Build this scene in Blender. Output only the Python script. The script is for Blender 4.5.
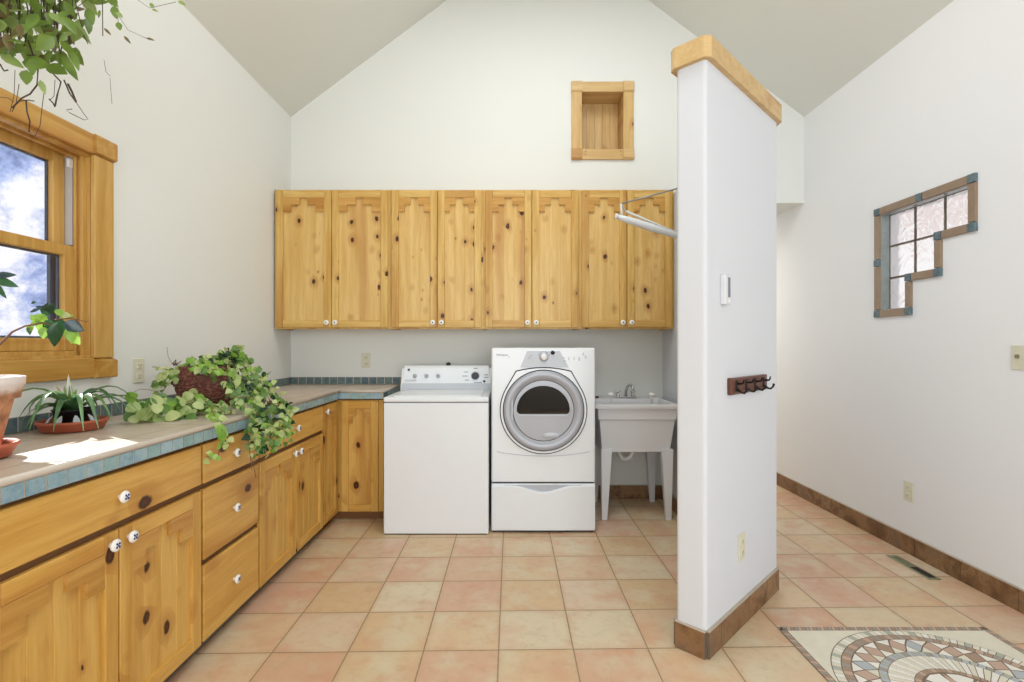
import bpy, bmesh, math, random
from math import sin, cos, pi, radians as R
from mathutils import Vector, Matrix
for o in list(bpy.data.objects): bpy.data.objects.remove(o)
sc = bpy.context.scene
C = sc.collection
random.seed(7)

# ------------------------------------------------------------------ camera
cd = bpy.data.cameras.new('camera'); cam = bpy.data.objects.new('camera', cd); C.objects.link(cam)
cam.location = (0, 0, 1.24); cam.rotation_euler = (pi/2, 0, 0)
cd.sensor_width = 36; cd.lens = 510/1024*36; cd.shift_x = 1/1024; cd.shift_y = 4/1024; cd.clip_start = .02
sc.camera = cam

# ------------------------------------------------------------------ light
sc.view_settings.view_transform = 'Standard'; sc.view_settings.look = 'None'
sc.view_settings.gamma = 1; sc.view_settings.use_curve_mapping = False
sc.view_settings.exposure = 0.06
w = bpy.data.worlds.new('world'); sc.world = w; w.use_nodes = True
nt = w.node_tree; nt.nodes.clear()
def wn(t, **k):
    n = nt.nodes.new(t)
    for a, b in k.items(): setattr(n, a, b)
    return n
tc = wn('ShaderNodeTexCoord')
no = wn('ShaderNodeTexNoise'); no.inputs['Scale'].default_value = 11; no.inputs['Detail'].default_value = 8; no.inputs['Roughness'].default_value = .68
nt.links.new(tc.outputs['Generated'], no.inputs['Vector'])
cr = wn('ShaderNodeValToRGB'); nt.links.new(no.outputs['Fac'], cr.inputs['Fac'])
e = cr.color_ramp.elements; e[0].position = .34; e[0].color = (.14, .19, .38, 1); e[1].position = .54; e[1].color = (1, 1, 1, 1)
m_ = e.new(.44); m_.color = (.42, .52, .82, 1)
# rose noise blotches added to the sky towards +X, tinting the glass blocks
sx = wn('ShaderNodeSeparateXYZ'); nt.links.new(tc.outputs['Generated'], sx.inputs[0])
no2 = wn('ShaderNodeTexNoise'); no2.inputs['Scale'].default_value = 9; no2.inputs['Detail'].default_value = 3
nt.links.new(tc.outputs['Generated'], no2.inputs['Vector'])
cr2 = wn('ShaderNodeValToRGB'); nt.links.new(no2.outputs['Fac'], cr2.inputs['Fac'])
e = cr2.color_ramp.elements; e[0].position = .36; e[0].color = (.50, .30, .25, 1); e[1].position = .50; e[1].color = (.86, .86, .88, 1)
mr = wn('ShaderNodeMapRange'); mr.inputs['From Min'].default_value = .2; mr.inputs['From Max'].default_value = .5
nt.links.new(sx.outputs['X'], mr.inputs['Value'])
mx = wn('ShaderNodeMix', data_type='RGBA'); nt.links.new(mr.outputs[0], mx.inputs[0])
nt.links.new(cr.outputs[0], mx.inputs[6]); nt.links.new(cr2.outputs[0], mx.inputs[7])
bg = wn('ShaderNodeBackground'); bg.inputs['Strength'].default_value = 1.1
nt.links.new(mx.outputs[2], bg.inputs['Color'])
ow = wn('ShaderNodeOutputWorld'); nt.links.new(bg.outputs[0], ow.inputs[0])

def area(name, loc, rot, sx_, sy_, power, col):
    l = bpy.data.lights.new(name, 'AREA'); l.shape = 'RECTANGLE'; l.size = sx_; l.size_y = sy_; l.energy = power; l.color = col
    o = bpy.data.objects.new(name, l); C.objects.link(o); o.location = loc; o.rotation_euler = rot
    return o
sun = bpy.data.lights.new('sun', 'SUN'); sun.energy = 12; sun.angle = .009; sun.color = (1, .97, .92)
so = bpy.data.objects.new('sun', sun); C.objects.link(so); so.location = (-5, 5, 6)
so.rotation_euler = Vector((1, -.62, -.84)).to_track_quat('-Z', 'Y').to_euler()
area('rear_fill_light', (.5, -2.9, 1.6), (R(90), 0, 0), 3.4, 2.2, 118, (.90, .96, 1.0))  # added fill panel behind the camera, standing in for an unseen window
area('ceiling_fill_light', (.25, 2.2, 4.05), (0, 0, 0), 1.0, 1.6, 38, (.95, .985, 1))  # added soft fill from overhead, no fixture belongs to it
area('hall_fill_light', (1.86, 5.6, 2.36), (0, 0, 0), .5, .5, 21, (1, .95, .88))  # added fill out of view in the hall, also lifts the right wall

# ------------------------------------------------------------------ node material helpers
def srgb(r, g, b):
    f = lambda c: (c/255/12.92) if c/255 <= .04045 else ((c/255+.055)/1.055)**2.4
    return (f(r), f(g), f(b), 1)
class NM:
    def __init__(s, name):
        s.m = bpy.data.materials.new(name); s.m.use_nodes = True; s.t = s.m.node_tree; s.t.nodes.clear()
        s.out = s.t.nodes.new('ShaderNodeOutputMaterial'); s.b = s.t.nodes.new('ShaderNodeBsdfPrincipled')
        s.t.links.new(s.b.outputs[0], s.out.inputs[0])
    def put(s, sock, v):
        if isinstance(v, bpy.types.NodeSocket): s.t.links.new(v, sock)
        elif isinstance(v, (int, float)) and hasattr(sock.default_value, '__len__'): sock.default_value = [v]*len(sock.default_value)
        elif isinstance(v, (tuple, list)) and len(v) == 4 and len(sock.default_value) == 3: sock.default_value = v[:3]
        else: sock.default_value = v
    def set(s, **k):
        for a, v in k.items(): s.put(s.b.inputs[a.replace('_', ' ')], v)
        return s
    def n(s, t, ins=None, **k):
        n = s.t.nodes.new(t)
        for a, b in k.items(): setattr(n, a, b)
        for a, v in (ins or {}).items(): s.put(n.inputs[a], v)
        return n
    def math(s, op, a, b=0.0, c=None):
        n = s.n('ShaderNodeMath', operation=op); s.put(n.inputs[0], a); s.put(n.inputs[1], b)
        if c is not None: s.put(n.inputs[2], c)
        return n.outputs[0]
    def vmath(s, op, a, b=(0, 0, 0)):
        n = s.n('ShaderNodeVectorMath', operation=op); s.put(n.inputs[0], a); s.put(n.inputs[1], b); return n.outputs[0]
    def mix(s, f, a, b, bt='MIX'):
        n = s.n('ShaderNodeMix', data_type='RGBA', blend_type=bt); s.put(n.inputs[0], f); s.put(n.inputs[6], a); s.put(n.inputs[7], b); return n.outputs[2]
    def noise(s, v, scale, detail=4, rough=.55, dist=0):
        n = s.n('ShaderNodeTexNoise', {'Scale': scale, 'Detail': detail, 'Roughness': rough, 'Distortion': dist})
        if v is not None: s.put(n.inputs['Vector'], v)
        return n
    def ramp(s, f, stops):
        n = s.n('ShaderNodeValToRGB'); s.put(n.inputs[0], f); e = n.color_ramp.elements
        e[0].position, e[0].color = stops[0]; e[1].position, e[1].color = stops[-1]
        for p, c in stops[1:-1]: q = e.new(p); q.color = c
        return n.outputs[0]
    def rng(s, v, a, b, c=0., d=1.):
        n = s.n('ShaderNodeMapRange'); s.put(n.inputs[0], v)
        for i, x in enumerate((a, b, c, d)): n.inputs[i+1].default_value = x
        return n.outputs[0]
    def bump(s, h, strength=.3, dist=.002):
        n = s.n('ShaderNodeBump', {'Height': h, 'Strength': strength, 'Distance': dist}); s.put(s.b.inputs['Normal'], n.outputs[0]); return s
    def coord(s, w='Object'): return s.n('ShaderNodeTexCoord').outputs[w]
def simple(name, col, rough=.5, metal=0, var=.06, scale=12, **k):
    m = NM(name); nz = m.noise(m.coord(), scale, 3)
    dark = tuple(c*(1-var) for c in col[:3])+(1,); lite = tuple(min(1, c*(1+var)) for c in col[:3])+(1,)
    m.set(Base_Color=m.mix(nz.outputs[0], dark, lite), Roughness=rough, Metallic=metal, **k)
    return m.m

def pine(name, axis, tint=(1, 1, 1), knots=.30, kr=1.0, kscale=12.5, lite=(222, 186, 112), dark=(198, 152, 76)):
    m = NM(name); tx = m.coord(); oi = m.n('ShaderNodeObjectInfo')
    off = m.vmath('SCALE', (31.7, 17.3, 23.9)); nsc = off.node; m.put(nsc.inputs['Scale'], oi.outputs['Random'])
    p = m.vmath('ADD', tx, off)
    st = {0: (1.2, 22, 22), 2: (22, 22, 1.2)}[axis]
    warp = m.noise(p, 2.2, 2); pw = m.vmath('ADD', p, m.vmath('MULTIPLY', warp.outputs['Color'], (.05, .05, .05)))
    gr = m.noise(m.vmath('MULTIPLY', pw, st), 1.0, 5, .6)
    fine = m.noise(m.vmath('MULTIPLY', pw, tuple(v*7 for v in st)), 1.0, 2)
    L = srgb(*lite); D = srgb(*dark)
    L = tuple(L[i]*tint[i] for i in range(3))+(1,); D = tuple(D[i]*tint[i] for i in range(3))+(1,)
    col = m.mix(m.rng(gr.outputs[0], .38, .64), L, D)
    col = m.mix(m.math('MULTIPLY', m.rng(fine.outputs[0], .45, .75), .22), col, tuple(c*.62 for c in D[:3])+(1,))
    big = m.noise(m.vmath('MULTIPLY', pw, tuple(v*.22 for v in st)), 1.0, 1)
    col = m.mix(m.math('MULTIPLY', m.rng(big.outputs[0], .58, .66), .5), col, srgb(170, 108, 42))
    # knots
    if knots > 0:
        q = m.vmath('ADD', p, m.vmath('MULTIPLY', m.noise(p, 34, 2).outputs['Color'], (.016, .016, .016)))
        q = m.vmath('MULTIPLY', q, {0: (.75*kscale, 0, 1.1*kscale), 2: (1.1*kscale, 0, .75*kscale)}[axis])
        v = m.n('ShaderNodeTexVoronoi', {'Vector': q, 'Scale': 1.0}, feature='F1'); s_ = m.n('ShaderNodeSeparateColor', {0: v.outputs['Color']})
        keep = m.math('LESS_THAN', s_.outputs[0], knots)
        rad = m.math('MULTIPLY_ADD', m.math('POWER', s_.outputs[1], 2.6), .15*kr, .06*kr)
        d = m.math('DIVIDE', v.outputs['Distance'], rad)
        core = m.math('MULTIPLY', keep, m.rng(d, .75, 1.05, 1, 0))
        halo = m.math('MULTIPLY', keep, m.rng(d, 1.0, 3.2, .5, 0))
        col = m.mix(halo, col, srgb(166, 104, 44))
        ringc = m.mix(m.rng(d, .2, .8), srgb(96, 52, 24), srgb(48, 20, 10))
        col = m.mix(core, col, ringc)
    m.set(Base_Color=col, Roughness=.38, Specular_IOR_Level=.35); m.bump(gr.outputs[0], .06, .001)
    return m.m
M = {}
M['pine_v'] = pine('pine_vertical', 2, knots=.5)
M['pine_h'] = pine('pine_horizontal', 0, knots=.30, kscale=9)
M['pine_panel'] = pine('pine_panel', 2, lite=(226, 190, 122), dark=(210, 168, 96), knots=.62)
M['pine_low_v'] = pine('pine_lower_vertical', 2, knots=.5, kr=1.35, kscale=11, lite=(218, 172, 92), dark=(196, 146, 64))
M['pine_low_panel'] = pine('pine_lower_panel', 2, knots=.5, kr=1.35, kscale=11, lite=(220, 178, 98), dark=(204, 154, 74))
M['pine_low_h'] = pine('pine_lower_horizontal', 0, knots=.42, kr=1.2, kscale=8, lite=(220, 174, 92), dark=(202, 150, 68))
M['pine_trim_v'] = pine('pine_trim_vertical', 2, knots=.32, kr=.8, lite=(206, 164, 92), dark=(184, 138, 66))
M['pine_trim_h'] = pine('pine_trim_horizontal', 0, knots=.08, lite=(204, 160, 86), dark=(182, 132, 60))
M['pine_pale_v'] = pine('pine_pale_vertical', 2, knots=.2, lite=(214, 180, 122), dark=(196, 158, 98))
M['pine_pale_h'] = pine('pine_pale_horizontal', 0, knots=.08, lite=(216, 184, 130), dark=(200, 164, 108))
M['pine_step'] = pine('pine_step', 0, knots=.15, lite=(208, 160, 86), dark=(184, 134, 62))
M['frame_wood_shaded'] = simple('frame_wood_shaded', srgb(112, 76, 42), .6, var=.12)  # face frame darkened, shade of the gaps between fronts put into its colour
M['carcass'] = simple('carcass', srgb(120, 78, 36), .6)

def wallpaint(name, c):
    m = NM(name); nz = m.noise(m.coord(), 60, 5); n2 = m.noise(m.coord(), 3, 2)
    m.set(Base_Color=m.mix(m.math('MULTIPLY', n2.outputs[0], .06), c, tuple(x*.9 for x in c[:3])+(1,)), Roughness=.85, Specular_IOR_Level=.2)
    m.bump(nz.outputs[0], .12, .001); return m.m
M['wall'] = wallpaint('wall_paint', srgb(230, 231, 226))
M['wall_blue_cast'] = wallpaint('wall_paint_blue_cast', srgb(221, 223, 228))  # same wall paint tinted blue, daylight cast put into the partition colour
M['wall_right'] = wallpaint('wall_paint_brightened', srgb(238, 238, 239))  # same wall paint made lighter, extra light put into the right wall colour
M['ceil'] = wallpaint('ceiling_paint', srgb(226, 227, 220))

# floor tile
def floor_mat():
    m = NM('floor_tile'); T = .3045
    pos = m.n('ShaderNodeNewGeometry').outputs['Position']; s_ = m.n('ShaderNodeSeparateXYZ', {0: pos})
    X, Y = s_.outputs[0], s_.outputs[1]
    u = m.math('DIVIDE', m.math('ADD', X, .05), T)
    v = m.math('DIVIDE', m.math('SUBTRACT', m.math('MULTIPLY_ADD', X, -.02, Y), 2.0745), T)
    fu, fv = m.math('FLOOR', u), m.math('FLOOR', v)
    cx = m.n('ShaderNodeCombineXYZ', {0: fu, 1: fv}).outputs[0]
    wn1 = m.n('ShaderNodeTexWhiteNoise', {'Vector': cx}, noise_dimensions='3D'); sp = m.n('ShaderNodeSeparateColor', {0: wn1.outputs['Color']})
    def edge(t): # distance to nearest integer
        f = m.math('FRACT', t); return m.math('MINIMUM', f, m.math('SUBTRACT', 1.0, f))
    wob = m.math('MULTIPLY', m.math('SUBTRACT', m.noise(pos, 40, 3).outputs[0], .5), .008)
    dmin = m.math('ADD', m.math('MINIMUM', edge(u), edge(v)), wob)
    grout = m.rng(dmin, .005, .012, m.math('MULTIPLY_ADD', 0, 0, 0) if 0 else .85, 0)
    tile = m.ramp(sp.outputs[0], [(0, srgb(208, 166, 138)), (.2, srgb(216, 190, 156)), (.4, srgb(212, 182, 142)), (.6, srgb(218, 202, 174)), (.8, srgb(212, 172, 146)), (1, srgb(208, 184, 140))])
    off = m.vmath('SCALE', wn1.outputs['Color']); m.put(off.node.inputs['Scale'], 9.0)
    p2 = m.vmath('ADD', pos, off)
    a = m.noise(p2, 4.5, 3, .55); b = m.noise(p2, 22, 5, .75)
    col = m.mix(m.rng(a.outputs[0], .48, .68, 0, .6), tile, srgb(206, 152, 122))
    col = m.mix(m.rng(m.noise(p2, 5.1, 3, .6).outputs[0], .48, .66, 0, .7), col, srgb(214, 202, 172))
    col = m.mix(m.rng(b.outputs[0], .50, .72, 0, .32), col, srgb(178, 142, 104))
    col = m.mix(m.rng(dmin, .012, .09, .30, 0), col, srgb(196, 160, 120))
    col = m.mix(grout, col, srgb(142, 118, 92))
    m.set(Base_Color=col, Roughness=m.mix(grout, m.rng(b.outputs[0], .3, .7, .30, .48), .85))
    hgt = m.math('MULTIPLY_ADD', b.outputs[0], .12, m.rng(dmin, .005, .02, 0, 1))
    m.bump(hgt, .35, .003); return m.m
M['floor'] = floor_mat()
def base_mat():
    m = NM('base_tile'); pos = m.n('ShaderNodeNewGeometry').outputs['Position']; oi = m.n('ShaderNodeObjectInfo')
    t = m.noise(pos, 7, 5, .7, .3)
    col = m.ramp(t.outputs[0], [(.36, srgb(88, 62, 40)), (.47, srgb(128, 94, 62)), (.54, srgb(156, 120, 82)), (.64, srgb(120, 100, 82))])
    col = m.mix(m.rng(m.noise(pos, 1.7, 1).outputs[0], .4, .6, 0, .5), col, srgb(122, 86, 56))
    m.set(Base_Color=col, Roughness=.45); m.bump(m.noise(pos, 30, 4).outputs[0], .2, .002); return m.m
M['base'] = base_mat()
M['grout'] = simple('grout', srgb(186, 174, 156), .9)
M['grout_dark'] = simple('grout_dark', srgb(110, 96, 80), .9)
def glaze(name, c, c2):
    m = NM(name); p = m.coord(); m.set(Base_Color=m.mix(m.rng(m.noise(p, 26, 4, .7).outputs[0], .35, .65), c, c2), Roughness=.22); m.bump(m.noise(p, 40, 2).outputs[0], .15, .001); return m.m
M['blue_a'] = glaze('blue_tile_a', srgb(134, 164, 176), srgb(160, 184, 190))
M['blue_b'] = glaze('blue_tile_b', srgb(122, 154, 170), srgb(154, 178, 186))
M['blue_c'] = glaze('blue_tile_c', srgb(130, 160, 164), srgb(150, 178, 176))
M['teal_a'] = glaze('teal_tile_a', srgb(88, 108, 112), srgb(118, 134, 132))
M['teal_b'] = glaze('teal_tile_b', srgb(78, 98, 108), srgb(106, 124, 128))
def counter_mat():
    m = NM('counter_tile'); pos = m.n('ShaderNodeNewGeometry').outputs['Position']; s_ = m.n('ShaderNodeSeparateXYZ', {0: pos}); T = .30
    u = m.math('DIVIDE', m.math('ADD', s_.outputs[0], 1.30), T); v = m.math('DIVIDE', m.math('SUBTRACT', s_.outputs[1], .23), T)
    def edge(t):
        f = m.math('FRACT', t); return m.math('MINIMUM', f, m.math('SUBTRACT', 1.0, f))
    d = m.math('MINIMUM', edge(u), edge(v)); g = m.rng(d, .006, .012, 1, 0)
    nz = m.noise(pos, 9, 5, .65)
    col = m.mix(m.rng(nz.outputs[0], .35, .65), srgb(204, 190, 174), srgb(190, 172, 152))
    m.set(Base_Color=m.mix(g, col, srgb(150, 136, 118)), Roughness=.35); m.bump(m.rng(d, .005, .02), .3, .002); return m.m
M['counter'] = counter_mat()
M['bullnose'] = simple('bullnose', srgb(196, 184, 170), .35)
M['white_enamel'] = simple('white_enamel', srgb(234, 237, 240), .22, var=.01)
M['white_plastic'] = simple('white_plastic', srgb(234, 234, 232), .4, var=.01)
M['tub_plastic'] = simple('tub_plastic', srgb(222, 222, 224), .45, var=.02)
M['grey_panel'] = simple('grey_panel', srgb(196, 200, 206), .35, var=.02)
M['silver'] = simple('silver', srgb(176, 178, 184), .35, .35, var=.03)
M['door_ring'] = simple('door_ring', srgb(172, 174, 181), .35, .15, var=.02)
M['door_bowl'] = simple('door_bowl', srgb(176, 178, 184), .3, .05, var=.03)
M['dark_gap'] = simple('dark_gap', srgb(28, 28, 30), .6)
M['dark_glass'] = simple('dark_glass', srgb(16, 11, 12), .05)
M['chrome'] = simple('chrome', srgb(210, 210, 212), .12, 1, var=.02)
M['black'] = simple('black', srgb(16, 16, 18), .4)
M['almond'] = simple('almond', srgb(218, 214, 192), .4, var=.02)
M['almond_dark'] = simple('almond_dark', srgb(120, 112, 86), .5)
M['label_grey'] = simple('label_grey', srgb(120, 124, 140), .5)
M['label_dark'] = simple('label_dark', srgb(70, 72, 80), .5)
M['wire_white'] = simple('wire_white', srgb(220, 224, 228), .35)
M['wire_grey'] = simple('wire_grey', srgb(150, 150, 146), .35, .6)
M['walnut'] = simple('walnut', srgb(96, 52, 34), .35, var=.25, scale=20)
M['iron'] = simple('iron', srgb(30, 26, 26), .4, .5)
M['ceramic'] = simple('ceramic', srgb(242, 240, 234), .12, var=.01)
M['ceramic_blue'] = simple('ceramic_blue', srgb(34, 58, 130), .15)
M['brass'] = simple('brass', srgb(96, 80, 60), .35, .8)
M['vent'] = simple('vent_metal', srgb(158, 160, 132), .35, .6)
M['reveal'] = simple('reveal_glaze', srgb(142, 152, 150), .2, var=.25, scale=30)
M['tan_tile'] = simple('tan_tile', srgb(146, 124, 102), .4, var=.2, scale=25)
M['liner'] = simple('jamb_liner', srgb(186, 184, 182), .5)
M['spacer'] = simple('spacer', srgb(60, 76, 92), .5)
M['pvc'] = simple('pvc', srgb(232, 232, 228), .35)
def terracotta():
    m = NM('terracotta_aged'); p = m.coord(); s_ = m.n('ShaderNodeSeparateXYZ', {0: p})
    c = m.mix(m.rng(m.noise(p, 22, 5, .7).outputs[0], .4, .65), srgb(196, 144, 106), srgb(120, 80, 56))
    h = m.math('ADD', s_.outputs[2], m.math('MULTIPLY', m.math('SUBTRACT', m.noise(p, 14, 4).outputs[0], .5), .06))
    lime = m.math('MAXIMUM', m.rng(h, .185, .20), m.rng(h, .045, .015))
    c = m.mix(m.math('MULTIPLY', lime, .9), c, srgb(224, 214, 210))
    c = m.mix(m.math('MULTIPLY', m.rng(m.noise(p, 9, 4, .7).outputs[0], .55, .65), .5), c, srgb(214, 178, 150))
    m.set(Base_Color=c, Roughness=.8); m.bump(m.noise(p, 50, 4).outputs[0], .3, .002); return m.m
M['terra_old'] = terracotta()
M['terra'] = simple('terracotta', srgb(178, 92, 64), .55, var=.12)
M['soil'] = simple('soil', srgb(62, 42, 30), .95, var=.3, scale=60)
def coir():
    m = NM('woven_twig'); p = m.coord(); n = m.noise(m.vmath('MULTIPLY', p, (60, 60, 130)), 1, 4, .7)
    m.set(Base_Color=m.ramp(n.outputs[0], [(.35, srgb(52, 24, 20)), (.52, srgb(110, 58, 46)), (.68, srgb(156, 104, 84))]), Roughness=.8); m.bump(n.outputs[0], .6, .004); return m.m
M['coir'] = coir()
M['twig'] = simple('twig', srgb(120, 84, 66), .8, var=.2)
M['twig_dark'] = simple('twig_dark', srgb(74, 58, 48), .8, var=.2)
def leafm(name, a, b, rough=.4, sss=0):
    m = NM(name); p = m.coord(); n = m.noise(p, 12, 2)
    m.set(Base_Color=m.mix(m.rng(n.outputs[0], .35, .65), srgb(*a), srgb(*b)), Roughness=rough)
    tr = m.n('ShaderNodeBsdfTranslucent', {'Color': srgb(*b)}); mixs = m.n('ShaderNodeMixShader', {0: .3})
    m.t.links.new(m.b.outputs[0], mixs.inputs[1]); m.t.links.new(tr.outputs[0], mixs.inputs[2]); m.t.links.new(mixs.outputs[0], m.out.inputs[0]); return m.m
M['leaf_pothos'] = leafm('leaf_pothos', (78, 104, 34), (118, 144, 54))
M['leaf_pothos2'] = leafm('leaf_pothos_pale', (120, 150, 70), (160, 178, 104))
M['leaf_olive'] = leafm('leaf_olive', (92, 82, 46), (124, 108, 64))
M['leaf_ivy'] = leafm('leaf_ivy', (86, 124, 58), (120, 156, 80))
M['leaf_ivy2'] = leafm('leaf_ivy_pale', (160, 186, 112), (204, 212, 146))
M['leaf_ivy3'] = leafm('leaf_ivy_bright', (124, 170, 60), (160, 198, 84))
M['leaf_dark'] = leafm('leaf_dark', (28, 58, 34), (44, 84, 46), .25)
M['leaf_navy'] = leafm('leaf_shiny', (44, 60, 72), (60, 86, 84), .2)
M['leaf_blade'] = leafm('leaf_blade', (56, 100, 60), (116, 156, 104), .3)
M['leaf_blade2'] = leafm('leaf_blade_pale', (150, 180, 110), (190, 206, 150), .3)
M['leaf_coral'] = leafm('leaf_coral', (216, 150, 120), (226, 190, 160), .3)
def glass(name, rough=0, tint=(1, 1, 1, 1), bump=False, ior=1.45):
    m = NM(name); m.set(Base_Color=tint, Roughness=rough, IOR=ior); m.put(m.b.inputs['Transmission Weight'], 1.0)
    if bump:
        p = m.coord(); m.bump(m.noise(p, 11, 1, .4, 1.2).outputs[0], .45, .02)
    return m.m
def pane_glass():
    m = NM('window_glass'); tr = m.n('ShaderNodeBsdfTransparent', {'Color': (.96, .97, 1, 1)}); gl = m.n('ShaderNodeBsdfGlossy', {'Roughness': .02})
    mx = m.n('ShaderNodeMixShader', {0: .05}); m.t.links.new(tr.outputs[0], mx.inputs[1]); m.t.links.new(gl.outputs[0], mx.inputs[2]); m.t.links.new(mx.outputs[0], m.out.inputs[0]); return m.m
M['pane'] = pane_glass()
M['block'] = glass('glass_block', .16, (1, .98, .97, 1), True, 1.3)
M['wrap_film'] = simple('wrap_film', srgb(196, 200, 206), .25)
M['wrap'] = glass('plastic_wrap', .1, (1, 1, 1, 1), True, 1.2)
# mosaic stones
for k, c in dict(st_cream=(224, 218, 198), st_white=(236, 232, 222), st_brown=(164, 138, 116), st_pink=(194, 164, 144), st_blue=(178, 184, 188), st_grey=(158, 150, 138), st_green=(176, 180, 166)).items():
    M[k] = simple(k, srgb(*c), .4, var=.10, scale=20)
M['st_grout'] = simple('st_grout', srgb(128, 110, 90), .9)

# ------------------------------------------------------------------ mesh builder
class MB:
    def __init__(s): s.bm = bmesh.new(); s.mi = 0
    def _f(s, fs):
        for f in fs: f.material_index = s.mi
    def mat(s, i): s.mi = i; return s
    def box(s, x0, x1, y0, y1, z0, z1, bev=0, seg=1):
        vs = [s.bm.verts.new(v) for v in ((x0, y0, z0), (x1, y0, z0), (x1, y1, z0), (x0, y1, z0), (x0, y0, z1), (x1, y0, z1), (x1, y1, z1), (x0, y1, z1))]
        fs = [s.bm.faces.new([vs[i] for i in q]) for q in ((3, 2, 1, 0), (4, 5, 6, 7), (0, 1, 5, 4), (1, 2, 6, 5), (2, 3, 7, 6), (3, 0, 4, 7))]
        s._f(fs)
        if bev:
            es = list({e for f in fs for e in f.edges})
            r = bmesh.ops.bevel(s.bm, geom=es, offset=bev, segments=seg, affect='EDGES', profile=.5, clamp_overlap=True)
            for f in r['faces']: f.material_index = s.mi
        return s
    def prism(s, pts, fn0, fn1, caps=True):
        a = [s.bm.verts.new(fn0(*p)) for p in pts]; b = [s.bm.verts.new(fn1(*p)) for p in pts]; n = len(pts)
        fs = [s.bm.faces.new((a[i], a[(i+1) % n], b[(i+1) % n], b[i])) for i in range(n)]
        if caps: fs += [s.bm.faces.new(a[::-1]), s.bm.faces.new(b)]
        s._f(fs); return s
    def zprism(s, pts, z0, z1): return s.prism(pts, lambda x, y: (x, y, z0), lambda x, y: (x, y, z1))
    def yprism(s, pts, y0, y1): return s.prism(pts, lambda x, z: (x, y1, z), lambda x, z: (x, y0, z))
    def xprism(s, pts, x0, x1): return s.prism(pts, lambda y, z: (x0, y, z), lambda y, z: (x1, y, z))
    def lathe(s, prof, mtx=Matrix(), seg=24, close=True):
        rings = []
        for r, z in prof:
            rings.append([s.bm.verts.new(mtx @ Vector((r*cos(2*pi*i/seg), r*sin(2*pi*i/seg), z))) for i in range(seg)])
        fs = []
        for a, b in zip(rings, rings[1:]):
            for i in range(seg): fs.append(s.bm.faces.new((a[i], a[(i+1) % seg], b[(i+1) % seg], b[i])))
        if close:
            fs.append(s.bm.faces.new(rings[0][::-1])); fs.append(s.bm.faces.new(rings[-1]))
        s._f(fs)
        for f in fs: f.smooth = True
        return s
    def cyl(s, p0, p1, r, seg=16, r1=None):
        p0, p1 = Vector(p0), Vector(p1); d = p1-p0
        m = Matrix.Translation(p0) @ d.to_track_quat('Z', 'Y').to_matrix().to_4x4()
        return s.lathe([(r, 0), (r if r1 is None else r1, d.length)], m, seg)
    def tube(s, pts, r, seg=8):
        pts = [Vector(p) for p in pts]; rs = r if isinstance(r, (list, tuple)) else [r]*len(pts); rings = []
        for i, p in enumerate(pts):
            d = (pts[min(i+1, len(pts)-1)]-pts[max(i-1, 0)]).normalized(); q = d.to_track_quat('Z', 'Y')
            rings.append([s.bm.verts.new(p+q @ Vector((rs[i]*cos(2*pi*k/seg), rs[i]*sin(2*pi*k/seg), 0))) for k in range(seg)])
        fs = [s.bm.faces.new((a[i], a[(i+1) % seg], b[(i+1) % seg], b[i])) for a, b in zip(rings, rings[1:]) for i in range(seg)]
        fs += [s.bm.faces.new(rings[0][::-1]), s.bm.faces.new(rings[-1])]
        s._f(fs)
        for f in fs: f.smooth = True
        return s
    def face(s, pts):
        f = s.bm.faces.new([s.bm.verts.new(p) for p in pts]); f.material_index = s.mi; return f
    def leaf(s, p, d, n, L, W, kind='ovate', fold=.25, droop=.15):
        """a leaf from base p along d, with normal n"""
        d = Vector(d).normalized(); n = Vector(n); n = (n-d*n.dot(d)); n = n.normalized() if n.length > 1e-4 else d.orthogonal().normalized(); b = d.cross(n)
        prof = {'ovate': [(0, .04), (.18, .7), (.42, 1), (.7, .72), (.9, .3), (1, .02)], 'heart': [(-.08, .45), (.1, .95), (.35, 1), (.6, .72), (.85, .28), (1, .02)],
                'round': [(0, .3), (.15, .8), (.45, 1.02), (.75, .8), (.95, .35), (1, .1)], 'lance': [(0, .1), (.2, .7), (.5, 1), (.75, .7), (.9, .35), (1, .02)],
                'blade': [(0, 1), (.25, 1), (.5, .85), (.7, .62), (.88, .35), (1, .03)]}[kind]
        rows = []
        for t, w_ in prof:
            c = Vector(p)+d*(L*t)-n*(droop*L*t*t); hw = W*.5*w_
            rows.append([s.bm.verts.new(c+b*hw+n*fold*hw), s.bm.verts.new(c), s.bm.verts.new(c-b*hw+n*fold*hw)])
        for a, c in zip(rows, rows[1:]):
            for i in (0, 1):
                f = s.bm.faces.new((a[i], a[i+1], c[i+1], c[i])); f.material_index = s.mi; f.smooth = True
        return s
    def build(s, name, mats, parent=None, loc=(0, 0, 0), smooth=None):
        bmesh.ops.recalc_face_normals(s.bm, faces=s.bm.faces) if smooth != 'raw' else None
        me = bpy.data.meshes.new(name); s.bm.to_mesh(me); s.bm.free()
        for k in (mats if isinstance(mats, (list, tuple)) else [mats]): me.materials.append(M[k])
        o = bpy.data.objects.new(name, me); C.objects.link(o); o.location = loc
        if parent: o.parent = parent
        return o
def thing(name, label, cat, loc=(0, 0, 0), rz=0, group=None):
    o = bpy.data.objects.new(name, None); C.objects.link(o); o.location = loc; o.rotation_euler = (0, 0, rz); o.empty_display_size = .05
    o['label'] = label; o['category'] = cat
    if group: o['group'] = group
    return o
def tag(o, label, cat, group=None):
    o['label'] = label; o['category'] = cat
    if group: o['group'] = group
    return o
def struct(name, mb, mats, label=None, parent=None):
    o = mb.build(name, mats, parent)
    if not parent: o['kind'] = 'structure'
    if label: o['label'] = label
    return o
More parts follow.
